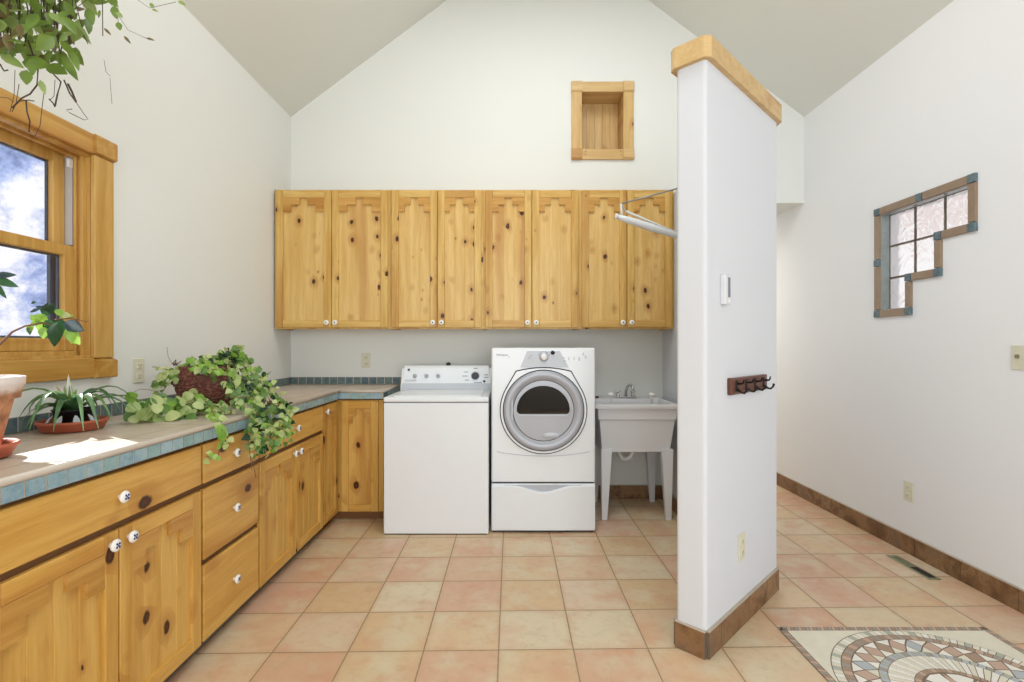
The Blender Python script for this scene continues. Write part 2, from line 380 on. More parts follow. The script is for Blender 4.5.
def text(txt, size, mat, parent, loc, rot, name='lettering', ext=.0004):
    cu = bpy.data.curves.new(name, 'FONT'); cu.body = txt; cu.size = size; cu.extrude = ext; cu.align_x = 'CENTER'; cu.align_y = 'CENTER'
    t = bpy.data.objects.new(name, cu); C.objects.link(t); bpy.context.view_layer.update()
    me = bpy.data.meshes.new_from_object(t.evaluated_get(bpy.context.evaluated_depsgraph_get())); bpy.data.objects.remove(t)
    me.materials.clear(); me.materials.append(M[mat]); o = bpy.data.objects.new(name, me); C.objects.link(o)
    o.parent = parent; o.location = loc; o.rotation_euler = rot; return o

# ------------------------------------------------------------------ room shell
XL, XR, YB, YR = -1.78, 2.37, 4.124, -3.0
RX = .295; roof = lambda x: 4.64-.75*abs(x-RX)
YF = 6.8  # hall end
HX = 1.352; HZ = 2.388
struct('floor', MB().box(XL-.12, XR+.12, YR-.1, YF+.1, -.12, 0), 'floor', 'floor of square terracotta-toned tiles')
mb = MB()
for sx_ in (-1, 1):
    xe = XL-.15 if sx_ < 0 else XR+.15
    mb.prism([(RX, 4.64), (xe, roof(xe)), (xe, roof(xe)+.14), (RX, 4.78)], lambda x, z: (x, YR-.1, z), lambda x, z: (x, YB+.14, z))
struct('ceiling', mb, 'ceil', 'vaulted off-white ceiling')
def rz_(x): return roof(x)+.01
NX0, NX1, NZ0, NZ1 = .571, .905, 2.818, 3.279
mb = MB()
n0, n1, nz0, nz1 = NX0-.0125, NX1+.0125, NZ0-.0125, NZ1+.0125
mb.yprism([(XL-.12, -.02), (n0, -.02), (n0, rz_(n0)), (RX, 4.65), (XL-.12, rz_(XL-.12))], YB, YB+.12)
mb.yprism([(n0, -.02), (n1, -.02), (n1, nz0), (n0, nz0)], YB, YB+.12)
mb.yprism([(n0, nz1), (n1, nz1), (n1, rz_(n1)), (n0, rz_(n0))], YB, YB+.12)
mb.yprism([(n1, -.02), (HX, -.02), (HX, rz_(HX)), (n1, rz_(n1))], YB, YB+.12)
mb.yprism([(HX, HZ), (XR, HZ), (XR, rz_(XR)), (HX, rz_(HX))], YB, YB+.12)
struct('wall_back', mb, 'wall')
# left wall with window opening
WY0, WY1, WZ0, WZ1 = 1.22, 2.157, 1.185, 2.046
zt = rz_(XL)
mb = MB()
h0, h1, hz0, hz1 = WY0-.0185, WY1+.0185, WZ0-.0185, WZ1+.0185
mb.box(XL-.12, XL, YR, h0, -.02, zt).box(XL-.12, XL, h1, YB, -.02, zt).box(XL-.12, XL, h0, h1, -.02, hz0).box(XL-.12, XL, h0, h1, hz1, zt)
struct('wall_left', mb, 'wall')
# right wall with stepped glass-block opening
GY, GZ, GS, GH = 3.265, 2.07, .21, .202
mb = MB(); zb = GZ-3*GH
mb.box(XR, XR+.12, YR, GY-3*GS, -.02, zt).box(XR, XR+.12, GY, YF+.1, -.02, zt)
mb.box(XR, XR+.12, GY-3*GS, GY, GZ, zt).box(XR, XR+.12, GY-3*GS, GY, -.02, zb)
mb.box(XR, XR+.12, GY-3*GS, GY-GS, zb, zb+GH).box(XR, XR+.12, GY-3*GS, GY-2*GS, zb+GH, zb+2*GH)
struct('wall_right', mb, 'wall_right')
# rear wall (behind the camera) with a wide window opening
mb = MB()
mb.yprism([(XL-.12, -.02), (-1.2, -.02), (-1.2, rz_(-1.2)), (XL-.12, rz_(XL-.12))], YR-.12, YR)
mb.yprism([(2.3, -.02), (XR+.12, -.02), (XR+.12, rz_(XR+.12)), (2.3, rz_(2.3))], YR-.12, YR)
mb.yprism([(-1.2, -.02), (2.3, -.02), (2.3, .5), (-1.2, .5)], YR-.12, YR)
mb.yprism([(-1.2, 2.7), (2.3, 2.7), (2.3, rz_(2.3)), (RX, 4.65), (-1.2, rz_(-1.2))], YR-.12, YR)
struct('wall_rear', mb, 'wall')
# hall
struct('wall_hall', MB().box(HX-.12, HX, YB+.12, YF, -.02, 2.6).box(HX-.12, XR, YF, YF+.1, -.02, 2.6), 'wall')
struct('ceiling_hall', MB().box(HX, XR, YB+.12, YF, HZ, HZ+.1), 'wall')
# diagonal partition + side wall of the laundry alcove, one L-shaped wall
def round_poly(pts, rad, seg=5):
    out = []; n = len(pts)
    for i, p in enumerate(pts):
        r = rad.get(i, 0) if isinstance(rad, dict) else rad
        p = Vector(p); a = Vector(pts[i-1]); b = Vector(pts[(i+1) % n])
        if not r: out.append(tuple(p)); continue
        u = (a-p).normalized(); v = (b-p).normalized(); ang = u.angle(v); t = r/math.tan(ang/2)
        p0 = p+u*t; p1 = p+v*t
        for k in range(seg+1):
            f = k/seg; q = (1-f)**2*p0+2*f*(1-f)*p+f*f*p1; out.append(tuple(q))
    return out
def offset_poly(pts, d):
    n = len(pts); out = []
    for i in range(n):
        p = Vector(pts[i]); a = (p-Vector(pts[i-1])).normalized(); b = (Vector(pts[(i+1) % n])-p).normalized()
        na = Vector((a.y, -a.x)); nb = Vector((b.y, -b.x)); m = (na+nb).normalized(); out.append(tuple(p+m*(d/max(.3, m.dot(na)))))
    return out
PW = [(.770, 2.013), (1.352, 2.595), (1.352, YB), (1.225, YB), (1.225, 2.648), (.680, 2.103)]
struct('wall_partition', MB().zprism(round_poly(PW, {0: .018, 5: .018, 1: .012}), -.02, 2.385), 'wall_blue_cast')
capo = offset_poly(PW, .022); capi = capo
cp = round_poly([capo[0], capo[1], (capo[1][0], 2.69), (capo[4][0]+.03, 2.69), capo[4], capo[5]], {0: .022, 5: .022, 1: .012}, seg=1)
cap = MB().zprism(cp, 2.37, 2.455)
struct('trim_1', cap, 'pine_pale_h', 'wood cap along the top of the angled partition wall')
# base tiles
def base_run(name, p, q, nrm, t=.012, h=.106, L=.305, start=0.0):
    p = Vector(p); q = Vector(q); d = (q-p); ln = d.length; d.normalize(); n = Vector(nrm).normalized(); m = MB(); s0 = -start; g = .002
    while s0 < ln:
        a = max(0, s0)+g; b = min(ln, s0+L)-g
        if b-a > .01:
            P = [p+d*a, p+d*b, p+d*b+n*t, p+d*a+n*t]
            m.mat(0).zprism([tuple(v) for v in P], .001, h)
        s0 += L
    P = [p, q, q+n*(t-.003), p+n*(t-.003)]; m.mat(1).zprism([tuple(v) for v in P], .0, h-.003)
    P = [p, q, q+n*(t+.001), p+n*(t+.001)]; m.mat(2).zprism([tuple(v) for v in P], h, h+.005)
    return struct(name, m, ['base', 'grout_dark', 'grout'])
base_run('baseboard_right', (XR, YR), (XR, YF), (-1, 0), start=.12)
base_run('baseboard_back', (-.95, YB), (1.225, YB), (0, -1))
base_run('baseboard_alcove', (1.225, YB-.012), (1.225, 2.648), (-1, 0))
base_run('baseboard_hall', (HX, YB), (HX, 2.62), (1, 0))
q = math.sqrt(.5)
base_run('baseboard_partition', (.772, 2.015), (1.352, 2.595), (q, -q), start=.19)
base_run('baseboard_partition_end', (.770, 2.013), (.680, 2.103), (-q, -q), start=0)
base_run('baseboard_partition_back', (.682, 2.105), (1.213, 2.636), (-q, q))
base_run('baseboard_left', (XL, YR), (XL, .28), (1, 0))

# ------------------------------------------------------------------ window_1 (left, wood double hung)
win = bpy.data.objects.new('window_1', None); C.objects.link(win); win['kind'] = 'structure'; win['label'] = 'pine double-hung window above the tiled counter'
bx = XL-.115
j = MB()
for a_, b_, x_ in ((WY1, WY1+.018, XL), (WY0-.018, WY0, XL)): MB().box(bx, x_, a_, b_, WZ0, WZ1).build('jamb', 'pine_trim_v', win)
MB().box(bx, XL, WY0-.018, WY1+.018, WZ1, WZ1+.018).build('head_jamb', 'pine_trim_v', win)
j = MB(); j.box(bx, XL, WY0, WY1, WZ0-.018, WZ0+.012)
# sill step
j.box(bx, XL-.045, WY0, WY1, WZ0+.012, WZ0+.030)
j.build('sill', 'pine_trim_v', win)
TW, TH, TT = .110, .084, .020
for a_, b_ in ((WY1, WY1+TW-.005), (WY0-TW+.005, WY0)): MB().box(XL, XL+TT, a_, b_, WZ0, WZ1, .003).build('side_casing', 'pine_trim_v', win)
for zc in (WZ1+TH/2, WZ0-TH/2):
    m2 = MB().box(WY0, WY1, -TT, 0, -TH/2, TH/2, .003); o = m2.build('cross_casing', 'pine_trim_h', win, (XL, 0, zc)); o.rotation_euler = (0, 0, pi/2)
for yc in (WY1+TW/2, WY0-TW/2):
    for zc, sg in ((WZ1+TH/2, 1), (WZ0-TH/2, -1)):
        hh = TH/2+.002
        pts = [(0, -hh), (TT+.010, -hh+.012), (TT+.010, hh-.006), (TT+.005, hh), (0, hh)] if sg > 0 else [(0, -hh), (TT+.005, -hh), (TT+.010, -hh+.006), (TT+.010, hh-.014), (0, hh)]
        m2 = MB().prism(pts, lambda x, z: (x, -TW/2-.002, z), lambda x, z: (x, TW/2+.002, z)); m2.build('corner_block', 'pine_trim_h', win, (XL, yc, zc))
def sash(y0, y1, z0, z1, xf, name, stile=.055, bot=.055, top=.045):
    f = MB(); t = .032
    f.box(xf-t, xf, y0, y0+stile, z0, z1, .003).box(xf-t, xf, y1-stile, y1, z0, z1, .003)
    f.box(xf-t, xf, y0+stile, y1-stile, z0, z0+bot, .003).box(xf-t, xf, y0+stile, y1-stile, z1-top, z1, .003)
    s_ = f.build(name, 'pine_trim_v', win)
    g = MB().box(xf-t*.62, xf-t*.5, y0+stile-.004, y1-stile+.004, z0+bot-.004, z1-top+.004).build('pane', 'pane', s_)
    b = .008; a = MB(); y2, y3, z2, z3 = y0+stile, y1-stile, z0+bot, z1-top
    a.box(xf-t*.9, xf-t*.66, y2, y2+b, z2, z3).box(xf-t*.9, xf-t*.66, y3-b, y3, z2, z3).box(xf-t*.9, xf-t*.66, y2+b, y3-b, z2, z2+b).box(xf-t*.9, xf-t*.66, y2+b, y3-b, z3-b, z3)
    a.build('glazing_spacer', 'spacer', s_)
for (a, b) in ((WY0, WY1),):
    sash(a+.001, b-.001, WZ0+.03, 1.655, XL-.060, 'lower_sash', bot=.052, top=.045)
    sash(a+.001, b-.014, 1.618, WZ1-.001, XL-.094, 'upper_sash', bot=.04, top=.05)
    l = MB()
    for yy in (b-.012,): l.box(XL-.112, XL-.066, yy, yy+.012, 1.66, WZ1-.014)
    l.build('jamb_liner', 'liner', win)
MB().box(XL-.030, XL-.0, WY0, WY1, WZ1-.012, WZ1).box(XL-.062, XL-.045, WY0, WY1, WZ1-.02, WZ1).build('head_stop', 'pine_trim_h', win)
MB().box(XL-.030, XL-.018, WY1-.014, WY1, WZ0+.012, WZ1-.012).box(XL-.062, XL-.050, WY1-.010, WY1, WZ0+.03, WZ1-.02).build('side_stop', 'pine_trim_v', win)
MB().box(XL-.078, XL-.064, 2.128, 2.150, 1.985, 2.02, .003).build('sash_latch', 'white_plastic', win)
MB().box(XL-.118, XL-.104, 2.085, WY1, WZ0+.012, 1.64).box(XL-.118, XL-.104, WY0, WY0+.06, WZ0+.012, 1.64).build('screen_frame', 'spacer', win)
# ------------------------------------------------------------------ window_2 (glass blocks, stepped)
gb = bpy.data.objects.new('window_2', None); C.objects.link(gb); gb['kind'] = 'structure'; gb['label'] = 'stepped window of six glass blocks framed in tan and blue tile'
cells = [(0, 0), (1, 0), (2, 0), (0, 1), (1, 1), (0, 2)]
for (c, r) in cells:
    y1 = GY-c*GS; z1 = GZ-r*GH; m2 = MB().box(XR+.050, XR+.062, y1-GS+.005, y1-.005, z1-GH+.005, z1-.005, .003, 1)
    m2.build('glass_block', 'block', gb)
mo = MB()
for (c, r) in cells:
    y1 = GY-c*GS; z1 = GZ-r*GH; y0 = y1-GS; z0 = z1-GH; e_ = .006
    for bx_ in ((y0, y1, z1-e_, z1), (y0, y1, z0, z0+e_), (y0, y0+e_, z0, z1), (y1-e_, y1, z0, z1)): mo.box(XR+.051, XR+.060, *bx_)
mo.build('mortar', 'grout_dark', gb)
ft = MB(); bt = MB(); W_ = .048; k_ = .012
def tile(mbb, y0, y1, z0, z1, d=.014): mbb.box(XR-d, XR+.002, y0+.0015, y1-.0015, z0+.0015, z1-.0015, .002)
y0, ya, yb2, yc2 = GY, GY-GS, GY-2*GS, GY-3*GS; z3, z2, z1_, z0_ = GZ, GZ-GH, GZ-2*GH, GZ-3*GH
blues = [(y0, z3, 1, 1), (yc2, z3, -1, 1), (y0, z0_, 1, -1), (ya, z0_, -1, -1), (ya, z1_, -1, -1), (yb2, z1_, -1, -1), (yb2, z2, -1, -1), (yc2, z2, -1, -1)]
for (yy, zz, sy, sz) in blues:
    tile(bt, min(yy, yy+sy*W_), max(yy, yy+sy*W_), min(zz, zz+sz*W_), max(zz, zz+sz*W_), .017)
ym = (y0+yc2)/2; tile(bt, ym-W_/2, ym+W_/2, z3, z3+W_, .017); zm = (z3+z0_)/2; tile(bt, y0, y0+W_, zm-W_/2, zm+W_/2, .017)
tile(ft, yc2, ym-W_/2, z3, z3+W_); tile(ft, ym+W_/2, y0, z3, z3+W_)
tile(ft, y0, y0+W_, zm+W_/2, z3); tile(ft, y0, y0+W_, z0_, zm-W_/2)
tile(ft, yc2-W_, yc2, z2, z3)
tile(ft, yc2, yb2-W_, z2-W_, z2); tile(ft, yb2-W_, yb2, z1_, z2-W_); tile(ft, yb2, ya-W_, z1_-W_, z1_); tile(ft, ya-W_, ya, z0_, z1_-W_); tile(ft, ya, y0, z0_-W_, z0_)
ft.build('tan_tile_frame', 'tan_tile', gb); bt.build('blue_corner_tile', 'teal_b', gb)
rv = MB() # reveals
rv.box(XR, XR+.055, GY-.003, GY, z0_, z3); rv.box(XR, XR+.055, yc2, y0, z3-.003, z3)
rv.build('reveal', 'reveal', gb)

# ------------------------------------------------------------------ cabinet doors, knobs
def knob(parent, x, z, blue=True, y=-.02):
    k = MB(); mt = Matrix.Translation((x, y, z)) @ Matrix.Rotation(pi/2, 4, 'X')
    k.mat(0).lathe([(.008, 0), (.0075, .006), (.010, .009), (.0175, .012), (.0192, .017), (.0175, .0215), (.010, .0238), (.002, .0242)], mt, 20)
    k.mat(1)
    if blue:
        for a in range(4):
            k.lathe([(.0042, .0215), (.0036, .0250)], mt @ Matrix.Translation((.0070*cos(a*pi/2+.7), .0070*sin(a*pi/2+.7), 0)), 8)
        k.lathe([(.0030, .0235), (.0024, .0254)], mt, 8)
    else:
        k.lathe([(.0060, .0230), (.0048, .0258)], mt, 12)
    return k.build('knob', ['ceramic', 'ceramic_blue' if blue else 'brass'], parent)
def door(parent, x0, x1, z0, z1, kx, kz, low=False, blue=False, st=.052, y0=0.0):
    """front faces -y; the frame is the door, its planked panel and stepped corners are one recessed mesh"""
    w = x1-x0; h = z1-z0; cx = (x0+x1)/2; H = w/2; V = 'pine_low_v' if low else 'pine_v'; P = 'pine_low_panel' if low else 'pine_panel'; t = .02
    d = MB(); g = .0008
    d.box(-H, -H+st, -t, 0, 0, h, .0025).box(H-st, H, -t, 0, 0, h, .0025)
    d.mat(1).box(-H+st+g, H-st-g, -t, 0, h-st*1.05, h, .0025).box(-H+st+g, H-st-g, -t, 0, 0, st, .0025)
    o = d.build('door', [V, 'pine_low_h' if low else 'pine_h'], parent, (cx, y0, z0))
    # planked panel
    p = MB(); a = -H+st-.002; b = H-st+.002; n = max(3, round((b-a)/.075)); prof = [(a, -.0005)]
    for i in range(n+1):
        x = a+(b-a)*i/n
        if 0 < i < n: prof += [(x-.0025, -.0055), (x, -.0038), (x+.0025, -.0055)]
        else: prof += [(x, -.0055)]
    prof += [(b, -.0005)]
    p.zprism(prof, st-.002, h-st)
    p.build('panel', P, o)
    # stepped corner overlay
    zt_ = h-st*1.05; tip = .029; full = H-st+.001; mid = (tip+full)/2; s_ = .052
    for sgn in (-1, 1):
        pts = [(sgn*tip, zt_), (sgn*tip, zt_-s_), (sgn*mid, zt_-s_), (sgn*mid, zt_-2*s_), (sgn*full, zt_-2*s_), (sgn*full, zt_)]
        if sgn > 0: pts = pts[::-1]
        MB().yprism(pts, -.0185, -.002).build('stepped_corner', 'pine_step', o)
    knob(o, kx-cx, kz-z0, blue)
    return o
def drawer(parent, x0, x1, z0, z1, knobs, blue=True, y0=0.0):
    w = x1-x0; h = z1-z0
    o = MB().box(-w/2, w/2, -.02, 0, 0, h, .003).build('drawer', 'pine_low_h', parent, ((x0+x1)/2, y0, z0))
    for kx in knobs: knob(o, kx-(x0+x1)/2, h/2, blue)
    return o
# upper cabinets
UY = 3.835; uz0, uz1 = 1.36, 2.405
ub = [-1.775, -.907, -.208, .512, 1.222]
labels = ['knotty pine wall cabinet in the left corner, with the widest doors', 'knotty pine wall cabinet over the top-load washer',
          'knotty pine wall cabinet over the front-load dryer', 'knotty pine wall cabinet behind the white drying rack, against the alcove wall']
dr = [(-1.760, -1.345, -1.341, -.922), (-.893, -.553, -.548, -.223), (-.191, .153, .158, .502), (.530, .864, .870, 1.203)]
for i in range(4):
    x0, x1 = ub[i]+.0005, ub[i+1]-.0005; c = thing('wall_cabinet', labels[i], 'cabinet', ((x0+x1)/2, UY, uz0), 0, 'upper pine cabinets'); X = (x0+x1)/2
    b = MB(); H = (x1-x0)/2; D = YB-UY-.001; h = uz1-uz0
    b.box(-H, -H+.018, 0, D, 0, h).box(H-.018, H, 0, D, 0, h).box(-H+.018, H-.018, .0, D, h-.02, h).box(-H+.018, H-.018, .0, D, .012, .03).box(-H+.018, H-.018, D-.01, D, .03, h-.02)
    b.build('body', 'pine_v', c)
    f = MB(); f.box(-H, -H+.03, -.004, .012, 0, h).box(H-.03, H, -.004, .012, 0, h).box(-.03, .03, -.004, .012, .02, h-.02).box(-H+.03, H-.03, -.004, .012, h-.02, h).box(-H+.03, H-.03, -.004, .012, 0, .02)
    f.build('face_frame', 'pine_v', c)
    a, b_, c_, d_ = [v-X for v in dr[i]]
    door(c, a, b_, .012, 1.036, b_-.030, .048, y0=-.0045)
    door(c, c_, d_, .012, 1.036, c_+.030, .048, y0=-.0045)

# lower cabinets (left run faces +X : local x = world Y)
LX = -1.235; LB = .062; LT = .852
def low_cab(y0, y1, label, kind):
    c = thing('base_cabinet', label, 'cabinet', (LX, (y0+y1)/2, 0), pi/2, 'lower pine cabinets'); H = (y1-y0)/2; D = LX-XL-.001
    b = MB(); b.box(-H, -H+.018, 0.013, D, LB, LT).box(H-.018, H, .013, D, LB, LT).box(-H+.018, H-.018, .013, D, LB, LB+.018).box(-H+.018, H-.018, D-.01, D, LB+.018, LT).box(-H+.018, H-.018, .013, D, LT-.01, LT)
    b.build('body', 'carcass', c)
    f = MB(); f.box(-H, -H+.025, 0, .013, LB, LT).box(H-.025, H, 0, .013, LB, LT).box(-H+.025, H-.025, 0, .013, LB, LB+.03).box(-H+.025, H-.025, 0, .013, LT-.03, LT)
    if kind == 'doors': f.box(-.03, .03, 0, .013, LB+.03, .66).box(-H+.025, H-.025, 0, .013, .66, .70)
    if kind == 'drawers': f.box(-H+.025, H-.025, 0, .013, .66, .70).box(-H+.025, H-.025, 0, .013, .35, .39)
    f.build('face_frame', 'frame_wood_shaded', c)
    MB().box(-H, H, .035, .05, .0, LB).build('toe_kick', 'grout_dark', c)
    g = .007
    if kind == 'doors':
        drawer(c, -H+g, H-g, .692, .846, [0.0])
        door(c, -H+g, -.003, LB, .668, -.036, .632, True, True)
        door(c, .003, H-g, LB, .668, .036, .632, True, True)
    if kind == 'drawers':
        drawer(c, -H+g, H-g, .690, .846, [0.0]); drawer(c, -H+g, H-g, .388, .667, [0.0]); drawer(c, -H+g, H-g, LB+.002, .364, [0.0])
low_cab(.31, 1.155, 'pine base cabinet at the near end of the counter, before the sunlit stretch', 'doors')
low_cab(1.157, 2.009, 'pine base cabinet under the sunlit counter with a wide drawer and two doors', 'doors')
low_cab(2.011, 2.463, 'pine stack of three drawers beneath the trailing ivy', 'drawers')
low_cab(2.465, 3.308, 'pine base cabinet right of the drawer stack, two doors under one drawer', 'doors')
# corner cabinet
c = thing('corner_cabinet', 'pine corner base cabinet with full height doors beside the washer', 'cabinet', (LX, 3.61, 0), 0, 'lower pine cabinets')
cx0, cy0 = LX, 3.61
b = MB(); b.box(XL+.001-cx0, -.0, 3.310-cy0, YB-.001-cy0, LB, LT); b.box(0, -.905-cx0, 0.013, YB-.001-cy0, LB, LT)
b.build('body', 'carcass', c)
MB().box(-.0, -.905-cx0-.0, -.0, .013, LB, LT).build('face_frame', 'pine_low_v', c)
MB().box(-.05, -.035, 3.312-cy0, .04, 0, LB).box(-.035, -.905-cx0, .04, .055, 0, LB).build('toe_kick', 'carcass', c)
e1 = bpy.data.objects.new('left_leaf', None)
bpy.data.objects.remove(e1)
door(c, .038, .300, LB+.004, .846, .5, 5, True, True)  # placeholder knob moved below
d2 = [o for o in c.children if o.name.startswith('door')][-1]
for k in [k for k in d2.children if k.name.startswith('knob')]: bpy.data.objects.remove(k)
dd = door(c, -.132, .132, LB+.002, .846, -.105, .80, True, True)
dd.rotation_euler = (0, 0, pi/2); dd.location = (0.0, 3.454-cy0, LB+.002)

# ------------------------------------------------------------------ countertop
CZ = .923; CFX = -1.205; CFY = 3.58; CEX = -.898; CY0 = .29
ct = thing('countertop', 'L-shaped beige tiled countertop with blue tile edge and backsplash', 'countertop', (-1.5, 2.5, CZ))
L = Vector((1.5, -2.5, -CZ))
def lp(x, y): return (x+L.x, y+L.y)
Lpoly = [(XL+.001, CY0), (CFX-.008, CY0), (CFX-.008, CFY+.008), (CEX-.006, CFY+.008), (CEX-.006, YB-.001), (XL+.001, YB-.001)]
sf = MB().zprism([lp(*p) for p in Lpoly], .864-CZ, 0); sf.build('surface', 'counter', ct)
bn = MB(); r = .011
def nose(p, q_): bn.tube([(p[0]+L.x, p[1]+L.y, -.010), (q_[0]+L.x, q_[1]+L.y, -.010)], .0105, 10)
nose((CFX-.006, CY0), (CFX-.006, CFY+.006)); nose((CFX-.006, CFY+.006), (CEX-.006, CFY+.006)); nose((CEX-.006, CFY+.006), (CEX-.006, YB-.001))
bn.build('rounded_lip', 'bullnose', ct)
et = MB(); gt = MB()
def strip(mbx, p, q_, n, z0, z1, mats, t=.008, s_=.0607, gr=None):
    p = Vector(p); q_ = Vector(q_); d = q_-p; ln = d.length; d.normalize(); n = Vector(n); N = int(ln/s_)
    sp_ = ln/N
    for i in range(N):
        a = p+d*(i*sp_+.0035); b = p+d*((i+1)*sp_-.0035); mbx.mat(random.choice(mats))
        P = [a, b, b+n*t, a+n*t]; mbx.zprism([lp(v.x, v.y) for v in P], z0-CZ, z1-CZ)
    P = [p, q_, q_+n*(t-.0025), p+n*(t-.0025)]; gr.zprism([lp(v.x, v.y) for v in P], z0-CZ-.001, z1-CZ+.001)
strip(et, (CFX-.008, CY0), (CFX-.008, CFY), (1, 0), .862, .902, [0, 1, 2], gr=gt)
strip(et, (CFX, CFY+.008), (CEX-.006, CFY+.008), (0, -1), .862, .902, [0, 1, 2], gr=gt)
strip(et, (CEX-.006, CFY+.008), (CEX-.006, YB-.001), (1, 0), .862, .902, [3, 2], gr=gt)
et.build('edge_tiles', ['blue_a', 'blue_b', 'blue_c', 'teal_a'], ct)
bs = MB()
strip(bs, (XL+.001, YB-.012), (XL+.001, CY0), (1, 0), CZ+.003, CZ+.057, [0, 1], gr=gt, t=.010)
strip(bs, (XL+.001, YB-.001), (-.83, YB-.001), (0, -1), CZ+.003, CZ+.057, [0, 1], gr=gt, t=.010)
bs.build('backsplash', ['teal_a', 'teal_b', 'blue_c'], ct); gt.build('grout', 'grout', ct)

# ------------------------------------------------------------------ washer
wf = 3.33; wx0, wx1 = -.833, -.147
wsh = thing('washing_machine', 'white top-loading washing machine with a rear control console, next to the counter', 'washing machine', ((wx0+wx1)/2, wf, 0))
H = (wx1-wx0)/2
MB().box(-H, H, 0, .66, .005, .862, .008, 2).build('body', 'white_enamel', wsh)
MB().box(-H+.01, H-.01, .006, .64, 0, .010).build('base', 'dark_gap', wsh)
MB().box(-H-.001, H+.001, -.004, .66, .866, .899, .010, 3).build('top_panel', 'white_enamel', wsh)
MB().box(-H+.06, H-.05, .03, .48, .898, .906, .004, 2).build('lid', 'white_enamel', wsh)
MB().box(-H+.005, H-.005, .004, .64, .858, .868).build('seam', 'label_grey', wsh)
cn = MB(); pts = [(.50, .897), (.515, .955), (.545, 1.068), (.565, 1.082), (.66, 1.082), (.66, .897)]
cn.prism(pts, lambda y, z: (-H+.004, y, z), lambda y, z: (H-.004, y, z))
bmesh.ops.bevel(cn.bm, geom=[e for e in cn.bm.edges if abs(e.verts[0].co.x-e.verts[1].co.x) < .01 and min(v.co.z for v in e.verts) > .94], offset=.018, segments=3, affect='EDGES')
con = cn.build('console', 'white_enamel', wsh)
MB().prism([(.496, .905), (.511, .952), (.518, .952), (.503, .905)], lambda y, z: (-H+.012, y, z), lambda y, z: (H-.01, y, z)).build('lower_trim', 'grey_panel', con)
tilt = math.atan2(.03, .113)
def cpos(x, t): # on the sloping console face
    return (x, .515+.03*t-.001, .955+.113*t)
def dial(x, t, r, mats, name):
    p = Vector(cpos(x, t)); d = Vector((0, -cos(tilt), sin(tilt))); mt = Matrix.Translation(p) @ d.to_track_quat('Z', 'Y').to_matrix().to_4x4()
    k = MB(); k.mat(0).lathe([(r*1.25, 0), (r*1.2, .004)], mt, 24); k.mat(1).lathe([(r, .004), (r*.9, .018), (r*.6, .020)], mt, 24)
    k.mat(2).box(0, 0.001, 0, .001, 0, .001); bmesh.ops.delete(k.bm, geom=k.bm.verts[-8:], context='VERTS')
    o = k.build(name, mats, con)
    b = MB().box(-.0018, .0018, -r*.85, r*.85, 0, .006, .001); bo = b.build('pointer', mats[1], con); bo.matrix_local = mt @ Matrix.Translation((0, 0, .018)) @ Matrix.Rotation(-.5, 4, 'Z')
for px in (415, 426.5, 438.2): dial((px-511)*3.86/510-(wx0+wx1)/2, .45, .013, ['grey_panel', 'silver', 'silver'], 'small_dial')
dial((475.3-511)*3.86/510-(wx0+wx1)/2, .46, .026, ['silver', 'label_dark', 'silver'], 'cycle_dial')
lb = MB()
for (px, py, wd, mi) in ((466, 372, .030, 0), (465, 376, .04, 0), (475.5, 368.4, .03, 1), (486, 374.8, .03, 0), (486, 377.3, .035, 0), (467, 380, .03, 0), (478, 382.5, .06, 0)):
    x = (px-511)*3.86/510-(wx0+wx1)/2; z = 1.24-(py-345)*3.86/510; t = (z-.955)/.113; p = cpos(x, t); lb.mat(mi)
    lb.box(x-wd/2, x+wd/2, p[1]-.0015, p[1]+.003, z-.0022, z+.0022)
lb.build('printed_labels', ['label_grey', 'label_dark'], con)
lb = MB(); p = Vector(cpos((408.6-511)*3.86/510-(wx0+wx1)/2, .86)); lb.cyl(p, p+Vector((0, -.003, .001)), .009, 16)
lb.build('round_badge', 'label_dark', con); lb = MB()
p = Vector(cpos((484.3-511)*3.86/510-(wx0+wx1)/2, .10)); lb.cyl(p, p+Vector((0, -.004, .001)), .009, 16)
lb.build('indicator_lamp', 'label_dark', con)
MB().box(-H+.03, -H+.12, .512, .516, .972, .978).build('maker_strip', 'grey_panel', con)
o = MB().lathe([(.002, 0), (.016, .002), (.019, .012), (.014, .022), (.003, .026)], Matrix(), 16).build('rubber_ball', 'black', None, ((448.5-511)*3.93/510, 3.93, 1.0815))
tag(o, 'small black rubber stopper on top of the washer console', 'stopper')

# ------------------------------------------------------------------ dryer on pedestal
df = 3.375; dx0, dx1 = -.130, .558
dry = thing('dryer', 'white front-load dryer with round glass door standing on a drawer pedestal', 'dryer', ((dx0+dx1)/2, df, 0))
H = (dx1-dx0)/2
def pz(py, Y=3.36): return 1.24-(py-345)*Y/510
def pxl(px, Y=3.36): return (px-511)*Y/510-(dx0+dx1)/2
MB().box(-H, H, 0, .70, .330, 1.221, .012, 3).build('body', 'white_enamel', dry)
pd = MB().box(-H, H, .0, .68, .010, .322, .006, 2).build('pedestal', 'white_enamel', dry)
MB().box(-H+.01, H-.01, .01, .68, 0, .01).box(-H+.01, H-.01, .008, .66, .318, .334).build('shadow_gap', 'dark_gap', dry)
